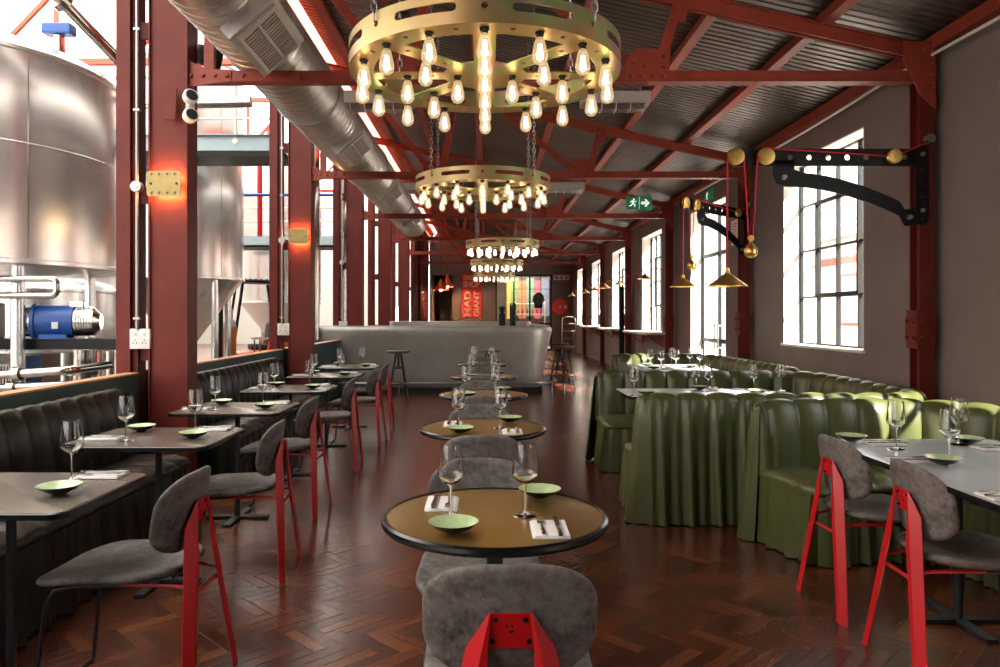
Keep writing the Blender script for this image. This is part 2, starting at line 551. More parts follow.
# shop room behind
b = MB()
b.span((-2.3, 33, 0), (3.72, 33.15, 3.6)); b.span((-2.3, YB + .25, 0), (-2.15, 33, 3.6)); b.span((3.57, YB + .25, 0), (3.72, 33, 3.6))
struct('wall_shop', b, M['wall'], ang=0)
struct('wall_light_block', MB().span((-1.2, YB + .25, 0), (-1.1, 33, 3.6)), M['wall'], ang=0)  # added partition, keeps the shop light out of the dark doorway
b = MB()
for q in range(17):
    y = 22.6 + q * .396
    b.span((-2.36, y, 0), (-2.33, y + .39, 4.3)); b.span((-2.33, y, 0), (-2.315, y + .06, 4.3))
struct('wall_far_left', b, M['redsteel'], 'dark red boarded partition beyond the bar', ang=0)
struct('ceiling_shop', MB().span((-2.3, YB + .25, 3.6), (3.72, 33.15, 3.7)), M['white'], ang=0)
struct('floor_shop', MB().span((-2.3, YB + .3, -.12), (3.72, 33.15, 0)), M['extground'], ang=0)

# corrugated roof sheet: ribs run down the slope
def roof():
    b = MB(); rows = []
    x0, x1 = -1.98, XW + .3
    prof = [(0, 0), (.055, 0), (.062, .018), (.078, .018), (.085, 0)]
    y = -3.0; ys = []
    while y < YB + .25:
        for d, h in prof[:-1]:
            ys.append((y + d, h))
        y += .085
    b.grid([[Vector((x0, yy, zr(x0) + .145 + h)), ] + [Vector((x1, yy, zr(x1) + .145 + h))] for yy, h in ys])
    b.grid([[Vector((x0, -3, zr(x0) + .2)), Vector((x1, -3, zr(x1) + .2))], [Vector((x0, YB + .3, zr(x0) + .2)), Vector((x1, YB + .3, zr(x1) + .2))]])
    return b
struct('ceiling', roof(), M['roof'], 'dark corrugated sheet roof sloping down to the window wall', ang=20)

# low wall between the left columns with a timber cap
b = MB()
YP = [(-3, CY[0] - .13)] + [(CY[k] + .13, CY[k + 1] - .13) for k in range(1)] + [(CY[1] + .13, 13.0)]
for y0, y1 in YP: b.span((-2.66, y0, 0), (-2.58, y1, .94))
b.span((-2.72, CY[0] - .13, 0), (-2.64, CY[0] + .13, .94)); b.span((-2.72, CY[1] - .13, 0), (-2.64, CY[1] + .13, .94))
struct('wall_left', b, M['teal'], 'low dark teal wall behind the benches', ang=0)
b = MB()
for y0, y1 in YP: b.span((-2.675, y0, .94), (-2.572, y1, .952))
struct('trim_left', b, M['capwood'], 'pale timber cap of the low teal wall', ang=0)

# ------------------------------------------------------------------ steel columns
def rivets(b, pts, r=.018, d=(0, -1, 0)):
    d = Vector(d)
    for p in pts:
        p = Vector(p); b.cyl(p, p + d * .017, r, r * .6, seg=8)
def left_column():
    r = thing('laced_column', None, 'column')
    top = 5.3
    # aisle member: wide faced box with raised edge flanges; origin = middle of its face
    b = MB(); b.box((0, 0, top / 2), (.27, .15, top))
    for s in (-1, 1): b.box((s * .14, 0, top / 2), (.012, .19, top))
    b.build('main_post', M['redsteel'], r, ang=0)
    b = MB(); b.box((-.335, -.085, top / 2), (.105, .012, top)); b.box((-.335, .085, top / 2), (.105, .012, top)); b.box((-.372, 0, top / 2), (.016, .16, top)); b.box((-.268, .01, top / 2), (.055, .13, top))
    b.build('rear_post', M['redsteel'], r, ang=0)
    for z in (.35, 1.10, 2.28, 3.52, 4.7):
        b = MB(); b.box((-.21, -.02, z), (.17, .014, .13))
        rivets(b, [(-.26, -.027, z + .03), (-.26, -.027, z - .03), (-.16, -.027, z + .03), (-.16, -.027, z - .03)])
        b.build('batten_plate', M['redsteel'], r, ang=30)
    b = MB(); b.box((-.17, 0, .012), (.62, .3, .024)); b.build('base_plate', M['redsteel'], r, ang=0)
    return r
LC = Kind(left_column)
ordn = ['nearest', 'second', 'third', 'fourth', 'fifth', 'sixth']
XC = -2.38
for k, y in enumerate(CY[:6]):
    LC(f'double red steel column on the brewery side, {ordn[k]} from the camera', (XC, y, 0))
def right_column():
    r = thing('wall_column', None, 'column')
    top = 3.42
    b = MB(); b.box((0, -.06, top / 2), (.11, .012, top)); b.box((0, .06, top / 2), (.11, .012, top)); b.box((0, 0, top / 2), (.014, .11, top))
    b.build('post', M['redsteel'], r, ang=0)
    b = MB(); b.box((0, -.073, 1.27), (.13, .016, .20)); b.box((-.072, 0, 1.27), (.02, .15, .20)); b.box((-.02, -.02, 1.15), (.13, .15, .05)); b.box((-.02, -.02, 1.39), (.13, .15, .05))
    rivets(b, [(-.082, s * .045, 1.27 + t) for s in (-1, 1) for t in (-.06, .06)], .016, (-1, 0, 0))
    rivets(b, [(s * .04, -.081, 1.27 + t) for s in (-1, 1) for t in (-.06, .06)], .016)
    b.build('splice_plate', M['redsteel'], r, ang=30)
    b = MB(); b.prism([(-.055, 3.02), (.055, 2.92), (.055, 3.42), (-.18, 3.42), (-.18, 3.27)], .02, Matrix.Translation((0, -.08, 0)) @ Matrix.Rotation(PI / 2, 4, 'X'))
    rivets(b, [(x, -.09, z) for x in (-.03, .035) for z in (3.08, 3.17, 3.26, 3.35)])
    b.build('head_plate', M['redbeam'], r, ang=30)
    b = MB(); b.box((0, 0, .012), (.17, .24, .024)); b.build('base_plate', M['redbeam'], r, ang=0)
    return r
RC = Kind(right_column)
XR = 3.295
for k, y in enumerate(CY[:6]):
    RC(f'slim red steel column on the window wall, {ordn[k]} from the camera', (XR, y, 0))

# ------------------------------------------------------------------ roof trusses
ZT = 3.175
def truss():
    r = thing('roof_truss', None, 'truss')
    xl, xr = XL, XR - .06
    b = MB()
    b.box(((xl + xr) / 2, -.035, ZT), (xr - xl, .012, .085)); b.box(((xl + xr) / 2, .035, ZT), (xr - xl, .012, .085))
    b.box(((xl + xr) / 2, 0, ZT - .038), (xr - xl, .11, .01))
    b.build('tie_beam', M['redbeam'], r, ang=0)
    b = MB()
    b.bar((xl, -.03, zr(xl)), (xr, -.03, zr(xr)), .012, .1); b.bar((xl, .03, zr(xl)), (xr, .03, zr(xr)), .012, .1)
    b.bar((xl, 0, zr(xl) + .046), (xr, 0, zr(xr) + .046), .13, .01)
    b.build('rafter', M['redbeam'], r, ang=0)
    for p, q in (((1.27, ZT), (1.46, zr(1.46))), ((-.58, ZT), (-.40, zr(-.4))), ((-2.1, ZT), (-2.1, zr(-2.1)))):
        MB().bar((p[0], 0, p[1]), (q[0], 0, q[1]), .05, .075, up=(1, 0, 0)).build('post_web', M['redbeam'], r, ang=0)
    for p, q in (((1.15, ZT + .03), (.10, zr(.1))), ((-.7, ZT + .03), (-1.7, zr(-1.7)))):
        MB().bar((p[0], -.01, p[1]), (q[0], -.01, q[1]), .03, .07).build('diagonal_web', M['redbeam'], r, ang=0)
    for gx in (1.22, -.63):
        b = MB()
        b.prism([(gx - .18, ZT - .04), (gx + .14, ZT - .04), (gx + .16, ZT + .2), (gx - .1, ZT + .2), (gx - .18, ZT + .11)], .014,
                Matrix.Translation((0, -.048, 0)) @ Matrix.Rotation(PI / 2, 4, 'X'))
        rivets(b, [(gx + dx, -.055, ZT + dz) for dx, dz in ((-.14, 0), (-.06, 0), (.02, 0), (.1, 0), (.11, .07), (.11, .15), (-.04, .08), (-.12, .1))])
        b.build('gusset_plate', M['redbeam'], r, ang=30)
    for gx in (1.46, -.40):
        b = MB(); b.bar((gx - .03, -.045, zr(gx) - .17), (gx + .02, -.045, zr(gx) + .05), .014, .12, up=(1, 0, 0))
        rivets(b, [(gx + dx, -.052, zr(gx) + dz) for dx, dz in ((-.03, 0), (.04, 0), (-.03, -.07), (-.03, -.13))])
        b.build('gusset_plate', M['redbeam'], r, ang=30)
    b = MB(); b.prism([(XL, ZT - .09), (XL + .22, ZT - .06), (XL + .36, ZT - .042), (XL + .36, ZT + .042), (XL + .18, ZT + .05), (XL, ZT + .13)], .016,
                      Matrix.Translation((0, -.05, 0)) @ Matrix.Rotation(PI / 2, 4, 'X'))
    rivets(b, [(XL + dx, -.058, ZT) for dx in (.06, .15, .24, .33)])
    b.box((XL + .62, -.05, ZT), (.5, .014, .07)); rivets(b, [(XL + .45, -.057, ZT), (XL + .75, -.057, ZT)])
    b.build('end_plate', M['redbeam'], r, ang=30)
    return r
TR = Kind(truss)
for k, y in enumerate(CY[:6]):
    TR(f'red steel lean-to roof truss, {ordn[k]} from the camera', (0, y, 0))
# purlins
PX = [2.55, 1.78, .86, -.12, -.98, -1.72]
for k, x in enumerate(PX):
    b = MB()
    z = zr(x) + .095
    b.span((x - .03, -2.9, z - .04), (x + .03, YB, z + .045)); b.span((x - .045, -2.9, z - .045), (x + .045, YB, z - .035))
    o = b.build('roof_purlin', M['redbeam'], ang=0)
    tag(o, ['red roof purlin running lengthwise, lowest of those above the green booths', 'red roof purlin running lengthwise, second up from the window wall',
            'red roof purlin running lengthwise just right of the chandelier row', 'red roof purlin running lengthwise straight above the chandelier row',
            'red roof purlin running lengthwise just left of the chandelier row', 'topmost red roof purlin, beside the round silver duct'][k], 'purlin')
b = MB(); x = XW - .06; b.span((x - .04, -2.9, zr(x) + .03), (x + .05, YB, zr(x) + .13))
tag(b.build('eaves_beam', M['redbeam'], ang=0), 'red lengthwise beam along the top of the grey window wall', 'beam')
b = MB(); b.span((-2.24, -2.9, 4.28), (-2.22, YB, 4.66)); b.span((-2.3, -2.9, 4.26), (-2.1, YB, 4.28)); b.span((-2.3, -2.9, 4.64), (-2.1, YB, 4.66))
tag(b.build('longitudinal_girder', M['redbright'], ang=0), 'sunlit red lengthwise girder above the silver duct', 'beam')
# white service conduit under the eaves
pts = []
y = 1.5
while y < 12:
    pts.append((XW - .09 + .01 * math.sin(y * 2), y, zr(XW) - .01 + .012 * math.sin(y * 1.3))); y += .3
tag(MB().tube(pts, .012, 6).build('service_pipe', M['white']), 'thin white service pipe along the top of the window wall', 'pipe')

# ------------------------------------------------------------------ round duct
b = MB(); DXC, DZC, DR = -1.73, 3.52, .305
rows = []; y = 1.2; k = 0
while y < 17.0:
    for d, rr in ((0, DR), (.10, DR), (.108, DR + .007), (.122, DR + .007)):
        rows.append([(DXC + rr * math.cos(2 * PI * t / 40), y + d + .13 * t / 40, DZC + rr * math.sin(2 * PI * t / 40)) for t in range(40)])
    y += .13
duct = thing('spiral_duct', 'round silver spiral ventilation duct above the left tables', 'duct', (DXC, 1.2, DZC))
V = MB(); V.grid(rows, cu=True)
V.build('duct_pipe', M['duct'], duct, ang=25, xf=Matrix.Translation((-DXC, -1.2, -DZC)))
fl = MB()
for y in (3.6, 7.0, 10.4, 13.8):
    fl = MB(); fl.cyl((0, y - 1.2, 0), (0, y - 1.15, 0), DR + .02, seg=40)
    fl.build('joint_collar', M['duct'], duct)
for y in (5.0, 8.3, 11.5, 14.8):
    # louvred register on a saddle, facing down towards the aisle
    R = Matrix.Translation((0, y - 1.2, 0)) @ Matrix.Rotation(math.radians(137), 4, 'Y')
    g = MB()
    g.box((0, 0, DR + .01), (.40, .74, .09))
    s = g.build('register_saddle', M['duct'], duct, ang=0, xf=R)
    g = MB(); zt = DR + .065
    for sx in (-1, 0, 1): g.box((sx * .15, 0, zt), (.03 if sx else .02, .62, .025))
    for sy in (-1, 1): g.box((0, sy * .31, zt), (.33, .03, .025))
    g.build('register_frame', M['grille'], s, ang=0, xf=R)
    g = MB(); g.box((0, 0, zt - .015), (.3, .6, .006)); g.build('register_throat', M['dark'], s, ang=0, xf=R)
    g = MB()
    for q in range(15):
        g.box((0, -.28 + .04 * q, zt + .004), (.29, .011, .010))
    g.build('register_louvres', M['grille'], s, ang=0, xf=R)
# ================================================================== chairs
def pad(b, fn, hw, hh, rad, th, rings=6, seg=48):
    """soft slab: rounded rectangle hw x hh mapped by fn(u, v, t) with t = -1..1 through the thickness"""
    base = rrect(2, 2, rad, seg // 4 - 1)
    out = []
    for side in (1, -1):
        rr = [[(x * f, y * f) for x, y in base] for f in [.02] + [(k + 1) / rings for k in range(rings)]]
        out.append(rr)
    prof = [(f, 1 if f < .93 else .82) for f in [.02] + [.3, .55, .78, .9, .965]] + [(1.0, .35), (1.0, -.35)] + [(f, -1 if f < .93 else -.82) for f in [.965, .9, .78, .55, .3, .02]]
    rows = []
    for f, t in prof:
        rows.append([fn(x * f * hw, y * f * hh, t * th / 2) for x, y in base])
    V = b.grid(rows, cu=True)
    b.fan(V[0][::-1]); b.fan(V[-1])
    return b
def chair():
    r = thing('dining_chair', None, 'chair')
    b = MB()
    def sf(u, v, t):   # seat: dished, front edge rolled down
        v = v + .035
        z = .447 + t + .018 * (u / .22) ** 2 - .016 * max(0, v / .22) ** 2 + .012 * max(0, -v / .22) ** 2
        return Vector((u * (1 - .10 * max(0, -v / .22)), v, z))
    pad(b, sf, .222, .258, .62, .034).build('seat', M['suede'], r, ang=60)
    b = MB()
    def bf(u, v, t):
        return Vector((u, -.225 - .16 * v + t + .055 * (u / .21) ** 2, .660 + v))
    pad(b, bf, .208, .142, .76, .026).build('backrest', M['suede'], r, ang=60)
    # red bracket plate behind the backrest, folded into two angle legs
    yb = lambda z: -.245 - .16 * (z - .66)
    b = MB()
    P = [(-.048, .695), (.048, .695), (.060, .61), (-.060, .61)]
    f = [Vector((x, yb(z) - .004, z)) for x, z in P]; g = [Vector((x, yb(z), z)) for x, z in P]
    b.grid([f, g], cu=True)
    b.fan([v for v in [b.bm.verts.new(p) for p in f]]); b.fan([v for v in [b.bm.verts.new(p) for p in g]][::-1])
    br = b.build('bracket', M['chairred'], r, ang=0)
    b = MB()
    for x, z in ((-.034, .68), (.034, .68), (-.042, .628), (.042, .628)):
        q = MB(); q.cyl((x, yb(z) - .003, z), (x, yb(z) - .010, z), .006, .005, 10); q.build('bolt', M['blacksteel'], br, ang=30)
    for poly in ([(-.012, .672), (-.004, .68), (-.004, .664), (-.010, .660)], [(.0, .668), (.012, .684), (.010, .668), (.003, .660)], [(-.004, .654), (.007, .656), (.006, .650), (-.003, .648)]):
        b.prism([(x, -z) for x, z in poly], .001, Matrix.Translation((0, yb(.66) - .0045, 0)) @ Matrix.Rotation(-PI / 2, 4, 'X'))
    b.build('cut_out_emblem', M['blacksteel'], br, ang=30)
    for s in (-1, 1):
        b = MB()
        def ridge(z):
            t = (.695 - z) / .695
            return Vector((s * (.048 + (.205 - .048) * t), -.255 - .05 * t + (-.006 if t < .2 else -.006), z))
        # L section: ridge, outer flange running forward, inner flange in the plane of the plate
        rows = []
        for z, fo, fi in ((.695, .004, .004), (.61, .045, .014), (.52, .045, .034), (.30, .042, .034), (.0, .036, .032)):
            p = ridge(z)
            zo = z if z < .6 else z - .0
            o = p + Vector((s * fo * .80, fo * .62, 0)); i = p + Vector((-s * fi, .004, 0))
            n = Vector((-s * .002, .004, 0))
            rows.append([i, p, o, o + n, p + n * 1.2, i + Vector((0, .004, 0))])
        V = b.grid(rows, cu=True); b.fan(V[0]); b.fan(V[-1][::-1])
        leg = b.build('rear_leg', M['chairred'], r, ang=20)
    b = MB()
    b.tube([(-.125, -.262, .37), (.125, -.262, .37)], .008, 8)
    b.build('stretcher', M['chairred'], r)
    for s in (-1, 1):
        MB().tube([(s * .115, -.265, .405), (s * .12, -.20, .415), (s * .14, .02, .423)], .007, 8).build('seat_rail', M['chairred'], r)
    b = MB()
    w = .165
    b.tube([(-w + .02, -.02, .422), (-w + .01, .14, .420), (-w, .20, .408), (-w - .01, .225, .36), (-w - .02, .262, .02), (-w - .012, .264, .008), (w + .012, .264, .008), (w + .02, .262, .02),
            (w + .01, .225, .36), (w, .20, .408), (w - .01, .14, .420), (w - .02, -.02, .422)], .0075, 8)
    b.build('front_frame', M['blackrod'], r)
    return r
CH = Kind(chair)

# ================================================================== tables
def round_table():
    r = thing('round_table', None, 'table')
    b = MB(); b.lathe([(0, .735), (.330, .735), (.336, .742), (.336, .750), (.326, .752), (0, .752)], 72)
    t = b.build('tabletop', M['brasstop'], r)
    b = MB(); b.lathe([(.332, .726), (.346, .728), (.352, .738), (.350, .749), (.342, .755), (.332, .752), (.332, .726)], 72)
    b.build('rim', M['rim'], t)
    b = MB(); b.cyl((0, 0, .02), (0, 0, .735), .026, seg=20); b.lathe([(.03, .70), (.11, .722), (.12, .735)], 24)
    b.build('pedestal', M['blackrod'], r)
    b = MB(); b.lathe([(.0, .03), (.04, .028), (.2, .016), (.215, .010), (.215, 0), (0, 0)], 40); b.build('base', M['blackrod'], r)
    return r
RT = Kind(round_table)
def rect_table(w, d, m, name='dining_table'):
    r = thing(name, None, 'table')
    b = MB(); b.prism(rrect(w, d, .045), .018, Matrix.Translation((0, 0, .741)), bev=.003)
    t = b.build('tabletop', m, r, ang=30)
    b = MB(); o = rrect(w + .012, d + .012, .05); i = rrect(w - .002, d - .002, .044)
    b.grid([[Vector((x, y, z)) for x, y in q] for q, z in ((i, .728), (o, .728), (o, .746), (i, .7495))], cu=True, cv=True)
    b.build('edge_band', M['rim'], t, ang=30)
    n = max(1, round(d / .9))
    for k in range(n):
        y = (k - (n - 1) / 2) * d / n
        b = MB(); b.cyl((0, y, .02), (0, y, .73), .0165, seg=16); b.box((0, y, .725), (.3, .3, .008)); b.build('pedestal', M['blackrod'], r, ang=40)
        b = MB(); b.bar((-.21, y, .012), (.21, y, .012), .045, .016); b.bar((0, y - .22, .010), (0, y + .22, .010), .05, .016)
        b.build('foot', M['blackrod'], r, ang=0)
    return r
# ------------------------------------------------------------------ table ware
def wine_glass():
    r = thing('wine_glass', None, 'glass')
    b = MB()
    outer = [(.0, .0975), (.006, .098), (.020, .104), (.036, .120), (.0415, .131), (.041, .142), (.0375, .175), (.033, .215), (.0318, .2250)]
    inner = [(.0306, .2250), (.0318, .215), (.0362, .175), (.0396, .142), (.0400, .132), (.0345, .122), (.019, .108), (0, .102)]
    b.lathe(outer + inner, 32); b.build('bowl', M['stem'], r, ang=50)
    b = MB(); b.lathe([(.0068, .099), (.0042, .09), (.0034, .05), (.0042, .018), (.008, .008)], 16); b.build('stem', M['stem'], r, ang=60)
    b = MB(); b.lathe([(.008, .008), (.025, .0045), (.0385, .003), (.0385, .001), (.0, .001)], 32); b.build('foot', M['stem'], r, ang=40)
    return r
def dish():
    b = MB(); b.mi(1)
    b.lathe([(0, .002), (.022, .002), (.026, .004), (.054, .016), (.071, .030), (.0725, .033)], 40)
    b.mi(0); b.lathe([(.0725, .033), (.069, .032), (.048, .017), (.02, .009), (0, .008)], 40)
    return tag(b.build('side_dish', [M['dishgreen'], M['dishdark']]), None, 'dish')
def napkin():
    b = MB()
    for k in range(3):
        b.box((.002 * k, -.001 * k, .0022 + k * .0028), (.105 - .004 * k, .17 - .004 * k, .0024), bev=.001)
    return tag(b.build('folded_napkin', M['linen'], ang=40), None, 'napkin')
def fork():
    b = MB(); pts = [(0, -.085, .006), (0, -.03, .005), (0, .03, .004), (0, .045, .004)]
    for (p, q, w0) in ((pts[0], pts[1], .010), (pts[1], pts[2], .006)): b.bar(p, q, w0, .0025, bev=.0008)
    b.bar((0, .028, .004), (0, .050, .004), .020, .002)
    for k in range(4): b.bar((-.0085 + k * .0057, .048, .004), (-.0085 + k * .0057, .085, .006), .003, .002)
    return tag(b.build('fork', M['cutlery'], ang=40), None, 'fork')
def knife():
    b = MB(); b.bar((0, -.095, .005), (0, -.01, .005), .012, .006, bev=.002)
    b.prism([(-.006, -.012), (.007, -.012), (.009, .06), (.004, .10), (-.006, .09)], .002, Matrix.Translation((0, 0, .005)))
    return tag(b.build('knife', M['cutlery'], ang=40), None, 'knife')
def place(k, fn, label, group, x, y, z, rz=0):
    return fn(label, (x, y, z), rz, group)
WG, DI, NA, FO, KN = (Kind(f) for f in (wine_glass, dish, napkin, fork, knife))
def setting(where, zt, glass=None, plate=None, nap=None, rz=0, cut=True):
    """one place setting at world positions, label text says where"""
    if glass: WG(f'clear wine glass {where}', (*glass, zt), rz, 'wine glasses on the tables')
    if plate: DI(f'small green glazed dish {where}', (*plate, zt), rz, 'green dishes on the tables')
    if nap:
        NA(f'folded white napkin {where}', (*nap, zt), rz, 'napkins on the tables')
        if cut:
            c, s = math.cos(rz), math.sin(rz)
            for d, f, nm in ((-.022, FO, 'fork'), (.024, KN, 'knife')):
                f(f'steel {nm} on the napkin {where}', (nap[0] + d * c, nap[1] + d * s, zt + .0095), rz, 'cutlery on the napkins')

# ------------------------------------------------------------------ centre row
RY = [2.285, 4.06, 5.80, 7.55, 9.45]
RX = [.024, -.022, -.03, -.03, -.035]
TN = ['the nearest round table', 'the second round table', 'the third round table', 'the fourth round table', 'the last round table before the bar']
SN_ = TN[:4] + ['the last round table']
for k, (x, y) in enumerate(zip(RX, RY)):
    RT(f'round bronze topped bistro table, {ordn[k]} in the centre row', (x, y, 0), 0, 'round tables down the centre')
    CH(f'grey chair with red legs at the near side of {SN_[k]}', (x + (.03 if k == 0 else .0), y - (.37 if k == 0 else .325), 0), 0, 'chairs in the centre row')
    CH(f'grey chair at the far side of {SN_[k]}, facing the camera', (x - (.05 if k == 0 else .02), y + (.40 if k == 0 else .42), 0), PI, 'chairs in the centre row')
    zt = .752
    setting(f'at the far setting of {SN_[k]}', zt, (x - .135, y - .035), (x + .155, y + .205), (x - .17, y + .11), PI)
    setting(f'at the near setting of {SN_[k]}', zt, (x + .095, y - .02), (x - .12, y - .195), (x + .155, y - .175), 0)

# ------------------------------------------------------------------ left row along the dark benches
LY = [2.60, 3.77, 4.96, 6.30, 7.70, 9.02]
LN = ['the nearest bench table', 'the second bench table', 'the third bench table', 'the fourth bench table', 'the fifth bench table', 'the last bench table']
LT = Kind(lambda: rect_table(.70, .60, M['darktop']))
LCY = [2.72, 3.96, 5.16, 6.66, 7.9, 9.0]
LCX = [-1.31, -1.36, -1.45, -1.46, -1.42, -1.46]
for k, y in enumerate(LY):
    x = -1.69
    LT(f'dark metal rectangular table, {ordn[k]} along the dark leather bench', (x, y, 0), 0, 'tables along the dark bench')
    CH(f'grey chair with red legs on the aisle side of {LN[k]}', (LCX[k], LCY[k], 0), PI / 2 + (.05 if k % 2 else -.04), 'chairs along the dark bench')
    zt = .7505
    setting(f'at the aisle setting of {LN[k]}', zt, (x + .12, y + .17), (x + .20, y - .05), (x + .20, y + .23), PI / 2)
    setting(f'at the bench setting of {LN[k]}', zt, (x - .10, y - .14), (x - .17, y + .17) if k else None, (x - .24, y - .08) if k else None, -PI / 2)

# ------------------------------------------------------------------ right tables in the booths
T1 = rect_table(.86, 1.66, M['zinctop']); T1.location = (2.11, 2.86, 0); tag(T1, 'long blue-grey zinc table in the nearest green booth')
CH('grey chair with red legs at the far end of the zinc table\'s aisle side', (1.865, 3.47, 0), -PI / 2 + .05, 'chairs at the zinc table')
CH('grey chair with red legs nearest the camera at the zinc table', (1.875, 2.85, 0), -PI / 2 - .03, 'chairs at the zinc table')
zt = .7505
setting('at the far aisle setting of the zinc table', zt, (1.90, 3.40), (1.80, 3.62), (1.92, 3.53), -PI / 2)
setting('at the near aisle setting of the zinc table', zt, (1.97, 3.12), (1.90, 3.05), (1.80, 3.12), -PI / 2)
setting('at the booth side setting of the zinc table', zt, (2.27, 3.52), (2.33, 3.55), (2.36, 3.40), PI / 2)
setting('at the nearest window side of the zinc table', zt, None, None, (1.78, 2.50), -PI / 2)
T2 = rect_table(1.25, .62, M['zinctop']); T2.location = (1.72, 5.95, 0); tag(T2, 'grey zinc table inside the second green booth')
for q, (u, v) in enumerate(((634, 394), (696, 391), (708, 391.5), (754, 391), (781, 391))):
    y = .62 * F / (v - V0) + (0 if q else -.1); y = max(5.72, min(y, 6.2))
    setting(f'on the second booth\'s table, {["leftmost", "second from left", "middle one", "second from right", "rightmost"][q]}', zt, ((u - U0) * y / F, y))
for q, (x, y) in enumerate(((1.25, 5.75), (1.78, 6.14), (2.15, 5.82))):
    setting(f'on the second booth\'s table, {["leftmost", "at the middle", "rightmost"][q]}', zt, None, (x, y), (x + .13, y + .02))
T3 = rect_table(.9, 1.3, M['zinctop']); T3.location = (2.22, 8.75, 0); tag(T3, 'grey zinc table inside the third green booth')
for q, (u, dy) in enumerate(((650, 8.75), (661, 8.45), (672, 9.1), (676, 8.6), (690, 9.0), (700, 8.6))):
    setting(f'on the third booth\'s table, {["leftmost", "second", "third", "fourth", "fifth", "rightmost"][q]} of its glasses', zt, ((u - U0) * dy / F, dy))
for q, (x, y) in enumerate(((1.95, 8.55), (1.98, 9.05), (2.45, 8.8))):
    setting(f'on the third booth\'s table, {["near the camera", "at the far end", "on the window side"][q]}', zt, None, (x, y), (x + .13, y + .04))
CH('grey chair at the aisle side of the third booth\'s table', (1.93, 9.12, 0), -PI / 2, 'chairs at the booth tables')

# ================================================================== upholstered booths
def smooth_path(pts, rad, ds=.02):
    """polyline with rounded corners, sampled every ds"""
    P = [Vector((*p, 0)) for p in pts]; out = [P[0]]
    for k in range(1, len(P) - 1):
        a, c, d = P[k - 1], P[k], P[k + 1]
        r = min(rad, (a - c).length * .48, (d - c).length * .48)
        p, q = c + (a - c).normalized() * r, c + (d - c).normalized() * r
        for t in range(13):
            t /= 12; out.append(p * (1 - t) ** 2 + c * 2 * t * (1 - t) + q * t * t)
    out.append(P[-1])
    L = [0]
    for k in range(1, len(out)): L.append(L[-1] + (out[k] - out[k - 1]).length)
    n = int(L[-1] / ds); res = []; j = 0
    for k in range(n + 1):
        s = L[-1] * k / n
        while j < len(L) - 2 and L[j + 1] < s: j += 1
        t = (s - L[j]) / max(1e-9, L[j + 1] - L[j])
        res.append((s, out[j].lerp(out[j + 1], t)))
    fr = []
    for k, (s, p) in enumerate(res):
        a, c = res[max(0, k - 1)][1], res[min(len(res) - 1, k + 1)][1]
        T = (c - a).normalized()
        fr.append((s, p, T, Vector((-T.y, T.x, 0))))
    return fr
def fold(s, seed=0):
    """cloth folds along arc length s, 0..1"""
    v = .5 + .27 * math.sin(2 * PI * s / .165 + 1.6 * math.sin(s * 4.1 + seed) + seed) + .27 * math.sin(2 * PI * s / .085 + 2 * math.sin(s * 2.3 + seed))
    return max(0, min(1, v))
